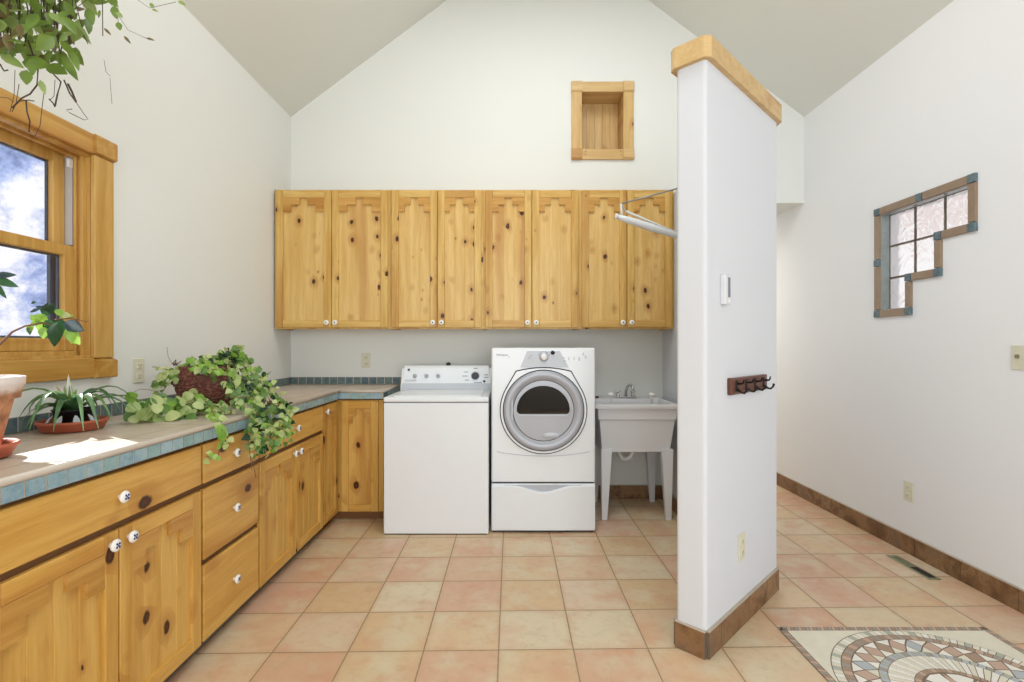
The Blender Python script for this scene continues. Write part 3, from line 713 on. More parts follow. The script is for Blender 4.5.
# pedestal drawer front, bowed, with scooped handle
N = 24; dm = MB(); hw = H-.004
def bow(t): return -.012-.016*(1-t*t)
def top(t):
    a = abs(t); s_ = .5+.5*cos(pi*min(1, a/.60)); return .312-.042*s_
outer = []; 
vt = []; vb = []; vt2 = []; vb2 = []
for i in range(N+1):
    t = -1+2*i/N; x = t*hw; vt.append(dm.bm.verts.new((x, bow(t)+.003, top(t)))); vb.append(dm.bm.verts.new((x, bow(t), .024))); vt2.append(dm.bm.verts.new((x, 0.001, top(t)))); vb2.append(dm.bm.verts.new((x, .001, .024)))
    outer.append(0)
vf = [dm.bm.verts.new((-1*hw+2*hw*i/N, bow(-1+2*i/N), top(-1+2*i/N)-.006)) for i in range(N+1)]
for i in range(N):
    for a, b in ((vb, vf), (vf, vt), (vt, vt2), (vt2, vb2), (vb2, vb)):
        dm.bm.faces.new((a[i], a[i+1], b[i+1], b[i]))
dm.bm.faces.new((vb[0], vf[0], vt[0], vt2[0], vb2[0])); dm.bm.faces.new((vb2[N], vt2[N], vt[N], vf[N], vb[N]))
bmesh.ops.split_edges(dm.bm, edges=[e for e in dm.bm.edges if len(e.link_faces) == 2 and e.calc_face_angle() > .35])
drw = dm.build('drawer', 'white_enamel', pd)
MB().box(-.26, .26, -.0035, .0, .262, .314).build('handle_recess', 'silver', pd)
# door: teardrop outline, ring, bowl, window
ccx, ccz = pxl(543.6), pz(410.6)
def circ(r, n=48): return [(ccx+r*cos(2*pi*i/n), ccz+r*sin(2*pi*i/n)) for i in range(n)]
def tear(r, up):
    pts = []
    a0 = math.acos(0); 
    for i in range(49):
        a = R(152)+(R(388)-R(152))*i/48; pts.append((ccx+r*cos(a), ccz+r*sin(a)))
    xr = .182*up; zc_ = pz(371.2)-ccz
    pts.append((ccx+xr, ccz+zc_*up))
    for i in range(1, 8):
        t = i/8; x = xr*(1-2*t); pts.append((ccx+x, ccz+(zc_+.024*(1-(1-2*t)**2))*up))
    pts.append((ccx-xr, ccz+zc_*up)); return pts
MB().yprism(tear(.290, 1.01), -.004, .001).build('door_outline', 'dark_gap', dry)
dr_ = MB().yprism(tear(.283, .985), -.010, -.001).build('door', 'white_enamel', dry)
Mx = Matrix.Translation((ccx, -.010, ccz)) @ Matrix.Rotation(pi/2, 4, 'X')
MB().lathe([(.270, 0), (.268, .004), (.264, .005)], Mx, 64).build('dark_seal', 'dark_gap', dr_)
MB().lathe([(.264, .003), (.262, .014), (.250, .022), (.218, .016), (.205, .006), (.20, .004)], Mx, 64, close=False).build('ring', 'door_ring', dr_)
MB().lathe([(.206, .0045), (.19, .0055), (.001, .0055)], Mx, 64, close=False).build('inner_bowl', 'door_bowl', dr_)
# half-moon window
pts = []; Rw = .174; fx, fz = pxl(543.2), pz(410.2)
zlow = pz(413.8)-fz
for i in range(33):
    a = pi*i/32; pts.append((fx+Rw*cos(a), fz+Rw*sin(a)*.93))
pts += [(fx-Rw*.985, fz+zlow+.012), (fx-Rw*.90, fz+zlow), (fx+Rw*.90, fz+zlow), (fx+Rw*.985, fz+zlow+.012)]
MB().yprism(pts, -.021, -.0155).build('window', 'dark_glass', dr_)
MB().box(fx-.165, fx+.165, -.020, -.0155, fz+zlow-.016, fz+zlow-.002, .002).build('window_sill', 'grey_panel', dr_)
hx = ccx-.215
MB().box(hx, hx+.016, -.026, -.012, ccz-.075, ccz+.08, .004).build('door_catch', 'silver', dr_)
MB().lathe([(.05, 0), (.048, .003), (.001, .0035)], Mx @ Matrix.Translation((.05, -.165, .006)) @ Matrix.Diagonal((1.1, .42, 1, 1)), 24, False).build('lint_note', 'grey_panel', dr_)
# curved crease
cv = [(pxl(491.5+104*i/20), -.0015, pz(451+5.5*(1-(1-2*i/20)**2))) for i in range(1, 20)]
MB().tube(cv, .0018, 6).build('crease', 'silver', dry)
pn = MB(); P = [(pxl(527), pz(351)), (pxl(520.5), pz(367.5)), (pxl(569), pz(367.5)), (pxl(560), pz(351))]
pn.yprism(P, -.003, .001); pnl = pn.build('control_panel', 'grey_panel', dry)
k = MB(); mt = Matrix.Translation((pxl(544), -.003, pz(357))) @ Matrix.Rotation(pi/2, 4, 'X')
k.mat(1).lathe([(.031, 0), (.030, .003)], mt, 24); k.mat(0).lathe([(.024, .003), (.022, .020), (.015, .023)], mt, 24); k.build('dial', ['white_plastic', 'silver'], pnl)
lb = MB()
for i in range(9):
    a = R(20)+R(140)*i/8; x = pxl(544)+.040*cos(a); z = pz(357)+.036*sin(a); lb.box(x-.004, x+.004, -.0045, -.002, z-.0015, z+.0015)
for (px, py) in ((531, 356), (529, 358), (565, 361), (564, 358)): lb.box(pxl(px)-.008, pxl(px)+.008, -.0045, -.002, pz(py)-.0015, pz(py)+.0015)
lb.build('printed_labels', 'label_grey', pnl)
for (px, py, s_) in ((569, 358.5, 1), (574.3, 358.5, 1), (579.5, 359, 1.2), (583.5, 354, 1), (586, 357, 1)):
    MB().box(pxl(px)-.004*s_, pxl(px)+.004*s_, -.004, .001, pz(py)-.010*s_, pz(py)+.010*s_, .002).build('button', 'grey_panel', dry)
text('Whirlpool', .018, 'label_dark', dry, (pxl(502), -.0012, pz(355)), (pi/2, 0, 0), 'maker_name')
text('Duet', .008, 'label_grey', dry, (pxl(509), -.0012, pz(357)), (pi/2, 0, 0), 'model_name')
o = MB().cyl((0, 0, 0), (0, -.008, 0), .0135, 20).build('round_magnet', 'black', None, ((552.8-511)*3.36/510, df-.0032, pz(352.6)))
tag(o, 'round black magnet stuck on the dryer control panel', 'magnet')

# ------------------------------------------------------------------ laundry sink
sk = thing('utility_sink', 'white plastic utility sink on tapered legs between dryer and partition', 'sink', (.885, 3.6, 0))
def sx2(x): return x-.885
b = MB()
# outer shell and hollow basin
def ring_(x0, x1, y0, y1, z): return [(sx2(x0), y0-3.6, z), (sx2(x1), y0-3.6, z), (sx2(x1), y1-3.6, z), (sx2(x0), y1-3.6, z)]
loops = [ring_(.650, 1.130, 3.635, 4.05, .478), ring_(.628, 1.158, 3.605, 4.08, .706), ring_(.617, 1.166, 3.595, 4.085, .716), ring_(.615, 1.168, 3.592, 4.088, .790),
         ring_(.592, 1.180, 3.572, 4.104, .794), ring_(.590, 1.182, 3.570, 4.106, .816), ring_(.596, 1.176, 3.576, 4.100, .822),
         ring_(.624, 1.150, 3.604, 3.985, .820), ring_(.632, 1.142, 3.612, 3.978, .80), ring_(.665, 1.110, 3.65, 3.94, .50)]
vs = [[b.bm.verts.new(p) for p in l] for l in loops]
for a, c_ in zip(vs, vs[1:]):
    for i in range(4): b.bm.faces.new((a[i], a[(i+1) % 4], c_[(i+1) % 4], c_[i]))
b.bm.faces.new(vs[0][::-1]); b.bm.faces.new(vs[-1])
b.build('basin', 'tub_plastic', sk)
for (xa, xb, xc, xd, ya_, yb_) in ((.640, .716, .644, .682, 3.612, 4.03), (1.068, 1.150, 1.098, 1.136, 3.612, 4.03)):
    for yy in (ya_, yb_):
        m2 = MB(); t0, t1 = (.060, .030); y0_ = yy-3.6
        if yy > 4: m2.prism([(0, 0)], lambda *a: (0, 0, 0), lambda *a: (0, 0, 0)) if 0 else None
        T4 = [(sx2(xa), y0_), (sx2(xb), y0_), (sx2(xb), y0_+t0), (sx2(xa), y0_+t0)]; B4 = [(sx2(xc), y0_), (sx2(xd), y0_), (sx2(xd), y0_+t1), (sx2(xc), y0_+t1)]
        a = [m2.bm.verts.new((x, y, .0)) for x, y in B4]; c_ = [m2.bm.verts.new((x, y, .50)) for x, y in T4]
        for i in range(4): m2.bm.faces.new((a[i], a[(i+1) % 4], c_[(i+1) % 4], c_[i]))
        m2.bm.faces.new(a[::-1]); m2.bm.faces.new(c_)
        m2.build('leg', 'tub_plastic', sk)
fc = MB(); fx_ = sx2(.91); fy = 4.04-3.6
fc.box(fx_-.085, fx_+.075, fy-.025, fy+.025, .821, .836, .005, 2)
fc.tube([(fx_, fy, .835), (fx_, fy-.002, .87), (fx_+.006, fy-.015, .91), (fx_+.02, fy-.04, .928), (fx_+.032, fy-.075, .920), (fx_+.036, fy-.095, .895)], .010, 12)
for dx in (-.062, .052):
    fc.cyl((fx_+dx, fy, .834), (fx_+dx, fy, .866), .014, 14, .010); fc.tube([(fx_+dx, fy, .868), (fx_+dx-.02, fy-.03, .874)], .006, 8); fc.tube([(fx_+dx, fy, .868), (fx_+dx+.022, fy+.008, .876)], .006, 8)
fc.build('faucet', 'chrome', sk)
tp = MB(); tx = sx2(.865); ty = 3.85-3.6
tp.cyl((tx+.05, ty, .40), (tx+.05, ty, .482), .022, 16); 
tp.tube([(tx+.05, ty, .44)]+[(tx+.045*cos(a), ty-.002, .425-.045*sin(a)) for a in [i*pi/8 for i in range(0, 9)]]+[(tx-.045, ty+.02, .45), (tx-.05, ty+.10, .462), (tx-.05, YB-3.6-.001, .462)], .019, 12)
tp.build('drain_trap', 'pvc', sk)
sp2 = MB(); sp2.tube([(sx2(1.10), 4.06-3.6, .02), (sx2(1.10), 4.06-3.6, .47)], .006, 8).tube([(sx2(1.135), 4.07-3.6, .10), (sx2(1.14), 4.06-3.6, .3), (sx2(1.13), 4.05-3.6, .47)], .005, 8)
sp2.build('supply_hose', 'wire_grey', sk)
for px, lab in ((610.8, 'white round-capped post at the left front of the utility sink, near the faucet handles'), (651.5, 'white round-capped post at the right front of the utility sink')):
    Y = 3.595; p = MB(); p.lathe([(.006, 0), (.006, .060), (.019, .064), (.021, .071), (.015, .079), (.004, .082)], Matrix(), 16)
    o = p.build('capped_post', 'white_plastic', None, ((px-511)*Y/510, Y, .822)); tag(o, lab, 'post', 'sink posts')
o = MB().box(-.045, .03, -.02, .02, 0, .014, .005, 2).build('soap_bar', 'walnut', None, (.662, 4.03, .8222)); tag(o, 'brown bar of soap on the back left rim of the utility sink', 'soap')

# ------------------------------------------------------------------ drying rack (folds out from alcove wall)
rk = thing('drying_rack', 'white wall-mounted folding clothes drying rack in front of the last wall cabinet', 'drying rack', (1.225, 3.46, 2.1))
def rp(px, py, Y): return ((px-511)*Y/510-1.225, Y-3.46, 1.24-(py-345)*Y/510-2.1)
MB().box(-.012, -.001, -.03, .13, -.20, .26, .003).build('wall_plate', 'wire_white', rk)
a = rp(617, 216.5, 3.40); b2 = (-.008, -.02, rp(690, 240.5, 3.44)[2])
MB().tube([a, tuple(Vector(a).lerp(Vector(b2), .15)), tuple(Vector(a).lerp(Vector(b2), .45)), b2], [.015, .023, .026, .014], 12).build('bar', 'wire_white', rk)
c3 = rp(625, 211, 3.52); d3 = (-.008, .06, rp(690, 237.5, 3.52)[2])
MB().tube([c3, d3], .008, 10).build('bar', 'wire_white', rk)
e3 = rp(621, 203.8, 3.44); f3 = (-.008, 0, rp(690, 184.5, 3.45)[2])
MB().tube([e3, f3], .0055, 8).build('stay', 'wire_grey', rk)
MB().tube([e3, (e3[0]+.002, e3[1]-.02, a[2]+.006)], .0065, 8).tube([(e3[0], e3[1], e3[2]-.002), c3], .005, 8).build('end_link', 'wire_white', rk)
MB().tube([a, (a[0]-.012, a[1], a[2]+.002)], .021, 12).build('end_cap', 'white_plastic', rk)

# ------------------------------------------------------------------ niche
nc = thing('wall_niche', 'small square-cornered pine shadow box niche set high in the back wall', 'niche', ((NX0+NX1)/2, YB, (NZ0+NZ1)/2))
HX_, HZ_ = (NX1-NX0)/2, (NZ1-NZ0)/2; D = .205
n = MB(); prof = []; Np = 5
for i in range(Np):
    a = -HX_+2*HX_*i/Np; b = -HX_+2*HX_*(i+1)/Np; n.box(a+.001, b-.001, D-.015, D, -HZ_, HZ_, .003)
n.build('back_boards', 'pine_pale_v', nc)
for a_, b_ in ((-HX_-.012, -HX_), (HX_, HX_+.012)): MB().box(a_, b_, -.0005, D, -HZ_-.012, HZ_+.012).build('side_board', 'pine_pale_v', nc)
MB().box(-HX_, HX_, -.0005, D, HZ_, HZ_+.012).build('top_board', 'pine_pale_h', nc); MB().box(-HX_, HX_, -.0005, D, -HZ_-.012, -HZ_).build('bottom_board', 'pine_pale_h', nc)
TWn, THn = .082, .082
for a_, b_ in ((-HX_-TWn, -HX_), (HX_, HX_+TWn)): MB().box(a_, b_, -.02, -.001, -HZ_, HZ_, .002).build('side_casing', 'pine_pale_v', nc)
for a_, b_ in ((HZ_, HZ_+THn), (-HZ_-THn, -HZ_)): MB().box(-HX_, HX_, -.02, -.001, a_, b_, .002).build('cross_casing', 'pine_pale_h', nc)
for sx_ in (-1, 1):
    for sz in (-1, 1):
        z0b, z1b = (HZ_, HZ_+THn) if sz > 0 else (-HZ_-THn, -HZ_); x0b, x1b = (HX_, HX_+TWn) if sx_ > 0 else (-HX_-TWn, -HX_)
        m2 = MB().prism([(-.001, z0b-.001), (-.022, z0b-.001), (-.032, z0b+.012), (-.032, z1b-.006), (-.026, z1b+.002), (-.001, z1b+.002)], lambda y, z: (x0b-.002, y, z), lambda y, z: (x1b+.002, y, z))
        m2.build('corner_block', 'pine_pale_h', nc)
ng = MB()
for x, z in ((-HX_+.03, -HZ_-.02), (-HX_+.03, -HZ_-.045), (HX_-.02, -HZ_-.02), (HX_-.02, -HZ_-.05)): ng.cyl((x, -.021, z), (x, -.019, z), .004, 8)
ng.build('nail_heads', 'walnut', nc)

# ------------------------------------------------------------------ outlets, switch, thermostat, hooks, vent
def outlet(loc, rz, label, kind='outlet', h=.117):
    t = thing('wall_outlet' if kind == 'outlet' else 'light_switch', label, 'outlet' if kind == 'outlet' else 'light switch', loc, rz, 'almond wall outlets' if kind == 'outlet' else None)
    MB().box(-.036, .036, -.006, 0, -h/2, h/2, .003, 2).build('cover_plate', 'almond', t)
    if kind == 'outlet':
        for z in (-.024, .024):
            r_ = MB(); r_.mat(0).box(-.016, .016, -.009, -.004, z-.014, z+.014, .003); r_.mat(1)
            for x in (-.007, .007): r_.box(x-.0013, x+.0013, -.0095, -.008, z-.002, z+.007)
            r_.cyl((0, -.0095, z-.008), (0, -.008, z-.008), .0025, 8); r_.build('receptacle', ['almond', 'almond_dark'], t)
    else:
        MB().box(-.006, .006, -.018, -.004, -.004, .014, .002).build('toggle', 'almond_dark', t)
    return t
outlet((XL+.0, 2.434, 1.118), pi/2, 'almond wall outlet on the left wall between window and ivy basket')
outlet((-1.172, YB, 1.114), 0, 'almond wall outlet on the back wall under the first wall cabinet')
outlet((XR, 3.037, .368), -pi/2, 'almond wall outlet low on the long right wall')
sP = lambda s_: (.770+q*s_, 2.013+q*s_)
outlet((*sP(.354), .345), pi/4, 'almond wall outlet low on the angled partition wall')
outlet((XR, 2.378, 1.182), -pi/2, 'almond toggle switch at the right edge of the long right wall', 'switch')
t = thing('thermostat', 'white vertical thermostat on the angled partition wall', 'thermostat', (*sP(.155), 1.468), pi/4)
MB().box(-.024, .024, -.024, 0, -.062, .062, .005, 2).build('housing', 'tub_plastic', t)
MB().box(.000, .020, -.0260, -.022, -.030, .052, .001).build('display', 'label_grey', t); MB().box(.002, .018, -.0275, -.022, -.055, -.038, .001).build('slider', 'white_plastic', t)
t = thing('coat_hook_rack', 'dark brown wooden rack with four black hooks on the partition wall', 'hook rack', (*sP(.415), 1.064), pi/4)
MB().box(-.213, .213, -.020, 0, -.036, .036, .004, 2).build('board', 'walnut', t)
for i in range(4):
    x = -.16+.107*i; h_ = MB(); h_.box(x-.012, x+.012, -.024, -.019, -.024, .026, .003)
    h_.tube([(x, -.022, .010), (x, -.045, .012), (x, -.050, .022), (x, -.050, .030)], [.005, .004, .004, .005], 8)
    h_.tube([(x, -.022, -.012), (x, -.040, -.026), (x, -.052, -.028), (x, -.062, -.018), (x, -.066, -.004)], [.005, .0045, .0045, .0045, .006], 8)
    h_.build('hook', 'iron', t)
t = thing('floor_vent', 'narrow metal floor register beside the right baseboard', 'floor vent', (2.238, 2.845, 0))
v = MB().box(-.034, .034, -.155, .155, .0005, .005, .002).build('frame', 'vent', t)
MB().box(-.020, .020, -.138, -.008, .0045, .0056).build('open_slot', 'black', t)
g = MB()
for i in range(9): g.box(-.022, .022, .010+.014*i, .018+.014*i, .005, .0065)
g.build('grille', 'vent', t)

# ------------------------------------------------------------------ floor medallion
md = thing('floor_medallion', 'square stone mosaic medallion with a circular pattern set in the floor', 'floor mosaic', (1.625, 1.783, 0))
S = .457
MB().box(-S, S, -S, S, .0004, .0016).build('grout_bed', 'st_grout', md)
z0, z1 = .0012, .0026
bd = MB(); w_ = .026; n_ = 56
for side in range(4):
    rot = Matrix.Rotation(side*pi/2, 3, 'Z')
    for i in range(n_):
        a = -S+.002+(2*S-.004)*i/n_; b = a+(2*S)/n_-.0035
        P = [Vector((a, S-w_, 0)), Vector((b, S-w_, 0)), Vector((min(b+.008, S), S-.002, 0)), Vector((a+.008, S-.002, 0))]
        P = [rot @ p for p in P]; bd.mat((i*7+side) % 3); bd.zprism([(p.x, p.y) for p in P], z0, z1)
bd.build('border', ['st_brown', 'st_grey', 'st_pink'], md)
RO = S-w_-.004
cn_ = MB()
for side in range(4):
    rot = Matrix.Rotation(side*pi/2, 3, 'Z'); e_ = S-w_-.004
    P = [(e_, e_)]+[( (RO+.004)*cos(a), (RO+.004)*sin(a)) for a in [R(83)-R(76)*i/24 for i in range(25)]]
    P = [(P[0][0], P[0][1])]+P[1:]
    P2 = [rot @ Vector((x, y, 0)) for x, y in P]; cn_.zprism([(p.x, p.y) for p in P2], z0, z1)
cn_.build('corner_slab', 'st_cream', md)
def ringseg(mb_, r0, r1, n, mats, gap=.003, skew=0.0):
    for i in range(n):
        a0 = 2*pi*i/n; a1 = 2*pi*(i+1)/n; g0 = gap/2/r0; g1 = gap/2/r1; mb_.mat(mats[i % len(mats)])
        P = [(r0*cos(a0+g0), r0*sin(a0+g0)), (r1*cos(a0+g1+skew), r1*sin(a0+g1+skew)), (r1*cos((a0+a1)/2+skew), r1*sin((a0+a1)/2+skew)), (r1*cos(a1-g1+skew), r1*sin(a1-g1+skew)), (r0*cos(a1-g0), r0*sin(a1-g0)), (r0*cos((a0+a1)/2), r0*sin((a0+a1)/2))]
        mb_.zprism(P, z0, z1)
m2 = MB(); ringseg(m2, RO-.030, RO, 110, [0, 1, 0, 2]); m2.build('cream_ring', ['st_cream', 'st_white', 'st_green'], md)
m2 = MB(); ringseg(m2, RO-.062, RO-.034, 90, [0, 1, 0, 2]); m2.build('brown_ring', ['st_brown', 'st_grey', 'st_pink'], md)
m2 = MB(); r0, r1 = RO-.150, RO-.066; rm = (r0+r1)/2; n_ = 30
for i in range(n_):
    a = 2*pi*i/n_; da = 2*pi/n_; c_ = lambda r, t: (r*cos(t), r*sin(t)); e_ = .0018
    m2.mat([0, 0, 1, 0, 2][i % 5]); m2.zprism([c_(r0+.003, a), c_(rm, a+da/2-.008), c_(r1-.003, a), c_(rm, a-da/2+.008)][::-1], z0, z1)
    m2.mat(3); m2.zprism([c_(r1-.0005, a+.02), c_(rm+.005, a+da/2), c_(r1-.0005, a+da-.02)], z0, z1)
    m2.mat(3 if i % 2 else 4); m2.zprism([c_(r0+.0005, a+.02), c_(r0+.0005, a+da-.02), c_(rm-.005, a+da/2)], z0, z1)
m2.build('diamond_band', ['st_pink', 'st_blue', 'st_brown', 'st_white', 'st_cream'], md)
m2 = MB(); ringseg(m2, RO-.178, RO-.153, 70, [0, 1, 0, 2]); m2.build('blue_ring', ['st_blue', 'st_green', 'st_grey'], md)
m2 = MB(); ringseg(m2, RO-.258, RO-.181, 64, [0, 1], skew=.06); m2.build('ray_ring', ['st_cream', 'st_white'], md)
m2 = MB(); ringseg(m2, RO-.280, RO-.261, 50, [0, 1, 2]); m2.build('inner_ring', ['st_brown', 'st_pink', 'st_brown'], md)
m2 = MB(); rc = RO-.284
for i in range(8):
    a = 2*pi*i/8
    P = [(rc*.12*cos(a), rc*.12*sin(a)), (rc*.55*cos(a-.22), rc*.55*sin(a-.22)), (rc*.97*cos(a), rc*.97*sin(a)), (rc*.55*cos(a+.22), rc*.55*sin(a+.22))]
    m2.mat(0 if i % 2 else 1).zprism(P, z0, z1)
    b = a+pi/8; P = [(rc*.2*cos(b), rc*.2*sin(b)), (rc*.96*cos(b-.30), rc*.96*sin(b-.30)), (rc*.985*cos(b), rc*.985*sin(b)), (rc*.96*cos(b+.30), rc*.96*sin(b+.30))]
    m2.mat(2).zprism(P, z0, z1)
m2.build('petal_star', ['st_blue', 'st_pink', 'st_white'], md)

# ------------------------------------------------------------------ plants
rnd = random.Random(11)
def W(px, py, Y): return Vector(((px-511)*Y/510, Y, 1.24-(py-345)*Y/510))
def rv3(a=1): return Vector((rnd.uniform(-a, a), rnd.uniform(-a, a), rnd.uniform(-a, a)))
def wobble(p, q_, n, amp):
    p = Vector(p); q_ = Vector(q_); out = [p]
    for i in range(1, n): out.append(p.lerp(q_, i/n)+rv3(amp))
    return out+[q_]
# 1 terracotta pot with rubber-leaved shrub
pc = Vector((-1.485, 1.40, CZ))
pt = thing('potted_shrub', 'glossy-leaved shrub in a lime-crusted terracotta pot at the left edge of the counter', 'potted plant', pc)
sc_ = MB().lathe([(.062, .001), (.082, .006), (.096, .034), (.100, .036), (.100, .044), (.092, .044), (.088, .034), (.074, .012), (.001, .011)], Matrix(), 40).build('saucer', 'terra', pt)
MB().lathe([(.050, .013), (.056, .016), (.088, .165), (.102, .168), (.106, .200), (.111, .204), (.112, .228), (.100, .230), (.096, .215), (.086, .205), (.001, .205)], Matrix(), 40).build('pot', 'terra_old', pt)
MB().lathe([(.094, .206), (.05, .211), (.001, .213)], Matrix(), 24, False).build('soil', 'soil', pt)
st = MB()
main = [Vector((0, 0, .21)), Vector((-.06, .03, .30)), Vector((-.10, .08, .36)), W(-24, 350, 1.58)-pc, W(0, 344, 1.62)-pc, W(12, 332, 1.66)-pc, W(25, 326, 1.70)-pc, W(42, 323, 1.74)-pc, W(60, 327, 1.76)-pc]
st.tube(main, [.009, .007, .0055, .005, .004, .0035, .003, .003, .002], 8)
st.tube([Vector((0, 0, .21)), Vector((-.03, .03, .45)), W(-14, 285, 1.45)-pc, W(-6, 276, 1.45)-pc], [.009, .007, .004, .003], 8)
st.tube([W(55, 320, 1.75)-pc, W(70, 318, 1.75)-pc, W(88, 322, 1.75)-pc], [.003, .002, .0015], 6)
st.build('stems', 'twig', pt)
lf = MB()
def lfp(px, py, Y, dx, dy, L, Wd, mi, kind='ovate', nn=(0, -1, .35)):
    lf.mat(mi); p = W(px, py, Y)-pc; d = Vector((dx, rnd.uniform(-.25, .25), -dy)); nrm = Vector((.45, -.85, .25))+rv3(.25); s_ = Y/510
    lf.leaf(p, d, nrm, L*s_, Wd*s_, kind)
for a in ((38, 323, 1.74, -.6, -.7, 12, 6, 1), (42, 322, 1.74, -1, .1, 14, 7, 2), (42, 318, 1.74, -.4, .9, 14, 9, 2), (45, 316, 1.75, .4, -1, 14, 9, 0), (46, 318, 1.75, .2, 1, 18, 10, 0), (50, 314, 1.75, .3, -.9, 12, 8, 0),
          (48, 310, 1.75, -1, -.35, 13, 5, 3), (40, 309, 1.76, -1, .25, 12, 4, 3), (36, 302, 1.76, -1, .2, 6, 3, 0), (56, 319, 1.75, .3, .8, 16, 12, 0), (58, 322, 1.74, -.15, 1, 25, 14, 0), (66, 328, 1.74, .55, .8, 20, 12, 2),
          (64, 322, 1.73, .6, .35, 18, 13, 3), (60, 318, 1.75, 1, -.3, 12, 6, 1), (62, 315, 1.75, 1, .1, 10, 7, 4), (44, 327, 1.74, .1, 1, 12, 9, 1), (72, 331, 1.74, .1, 1, 13, 8, 2), (52, 326, 1.76, -.5, .8, 14, 9, 0), (34, 325, 1.74, -.6, .6, 10, 7, 1),
          (30, 325, 1.74, .1, 1, 10, 5, 0), (54, 310, 1.75, 1, .5, 14, 7, 2), (48, 320, 1.74, -.9, -.4, 15, 8, 2)):
    lfp(*a)
for a in ((-8, 276, 1.45, 1, -.05, 26, 7, 3), (-9, 277, 1.45, 1, .4, 24, 9, 0), (-9, 279, 1.45, .8, .8, 26, 6, 0), (-10, 282, 1.45, .3, 1, 20, 7, 0)): lfp(*a, kind='lance')
lf.build('leaves', ['leaf_dark', 'leaf_ivy3', 'leaf_ivy3', 'leaf_navy', 'leaf_ivy2'], pt)

# 2 blade-leaved plant in a saucer
pc = Vector((-1.632, 1.90, CZ))
pb = thing('bromeliad', 'strap-leaved plant in a wide terracotta saucer under the window corner', 'potted plant', pc)
MB().lathe([(.075, .0008), (.092, .004), (.103, .030), (.107, .032), (.107, .040), (.099, .040), (.094, .029), (.083, .012), (.001, .011)], Matrix(), 40).build('saucer', 'terra', pb)
MB().lathe([(.045, .012), (.060, .075), (.064, .078), (.060, .080), (.055, .072), (.001, .070)], Matrix(), 28).build('nursery_pot', 'black', pb)
wr = MB()
for i in range(9):
    a = 2*pi*i/9; c_ = Vector((.074*cos(a), .078*sin(a), .012)); wr.mat(0).leaf(c_, Vector((-.1*cos(a), -.1*sin(a), 1)), (cos(a), sin(a), .1), .05, .022, 'round', .6, .3)
wr.build('crumpled_wrapper', 'wrap_film', pb)
bl = MB()
for i in range(24):
    a = 2*pi*i/24+rnd.uniform(-.1, .1); elev = rnd.uniform(.45, 1.05); Lb = rnd.uniform(.17, .27); wd = rnd.uniform(.024, .032); base = Vector((.012*cos(a), .012*sin(a), .075)); bl.mat(rnd.choice([0, 0, 0, 1]))
    if sin(a)*0+cos(a) < -.6: Lb *= .62
    rows = []; n_ = 9
    for k in range(n_+1):
        t = k/n_; r_ = Lb*(t*cos(elev*(1-.5*t))); z_ = Lb*(t*sin(elev)*1.15-1.05*t*t*t*(.75 if elev < .6 else .95)); hw = wd*.5*(1-.95*t**2.2)
        z_ = max(z_, -.055+.004*k/n_)
        c_ = base+Vector((max(r_*cos(a), -.118), r_*sin(a), z_)); s_ = Vector((-sin(a), cos(a), 0))*hw
        rows.append([bl.bm.verts.new(c_+s_+Vector((0, 0, hw*.5))), bl.bm.verts.new(c_), bl.bm.verts.new(c_-s_+Vector((0, 0, hw*.5)))])
    for A, B in zip(rows, rows[1:]):
        for j_ in (0, 1):
            f = bl.bm.faces.new((A[j_], A[j_+1], B[j_+1], B[j_])); f.material_index = bl.mi; f.smooth = True
bl.build('strap_leaves', ['leaf_blade', 'leaf_ivy'], pb)
ct_ = MB()
for (dx, dz, L_, mi) in ((-.25, 1, .09, 1), (.05, 1, .10, 0), (.3, 1, .08, 0), (-.6, 1, .10, 2), (0, 1, .13, 3)):
    ct_.mat(mi).leaf((0, 0, .08), (dx, -.2, dz), (0, -1, .2), L_, .024, 'blade', .4, .05)
ct_.build('centre_leaves', ['leaf_ivy3', 'leaf_blade2', 'leaf_coral', 'ceramic'], pb)

# 3 ivy basket
pc = Vector((-1.50, 2.52, CZ))
ip = thing('ivy_basket', 'dark twig basket of ivy spilling over the blue-tiled counter edge', 'potted plant', pc)
MB().lathe([(.075, .001), (.105, .02), (.135, .10), (.140, .17), (.125, .215), (.118, .215), (.11, .19), (.001, .18)], Matrix(), 32).build('basket', 'coir', ip)
tw = MB()
for i in range(70):
    a = rnd.uniform(0, 2*pi); z_ = rnd.uniform(.03, .23); da = rnd.uniform(.5, 1.4); r_ = .125+.018*rnd.random() if z_ > .08 else .11
    tw.tube([Vector(((r_+.012*sin(k*1.7+i))*cos(a+da*k/5), (r_+.012*sin(k*1.7+i))*sin(a+da*k/5), z_+rnd.uniform(-.02, .02))) for k in range(6)], .0022, 5)
tw.build('twigs', 'twig', ip)
fl = MB(); stm = MB()
def W3(px, py, Y): return W(px, py, Y)-pc
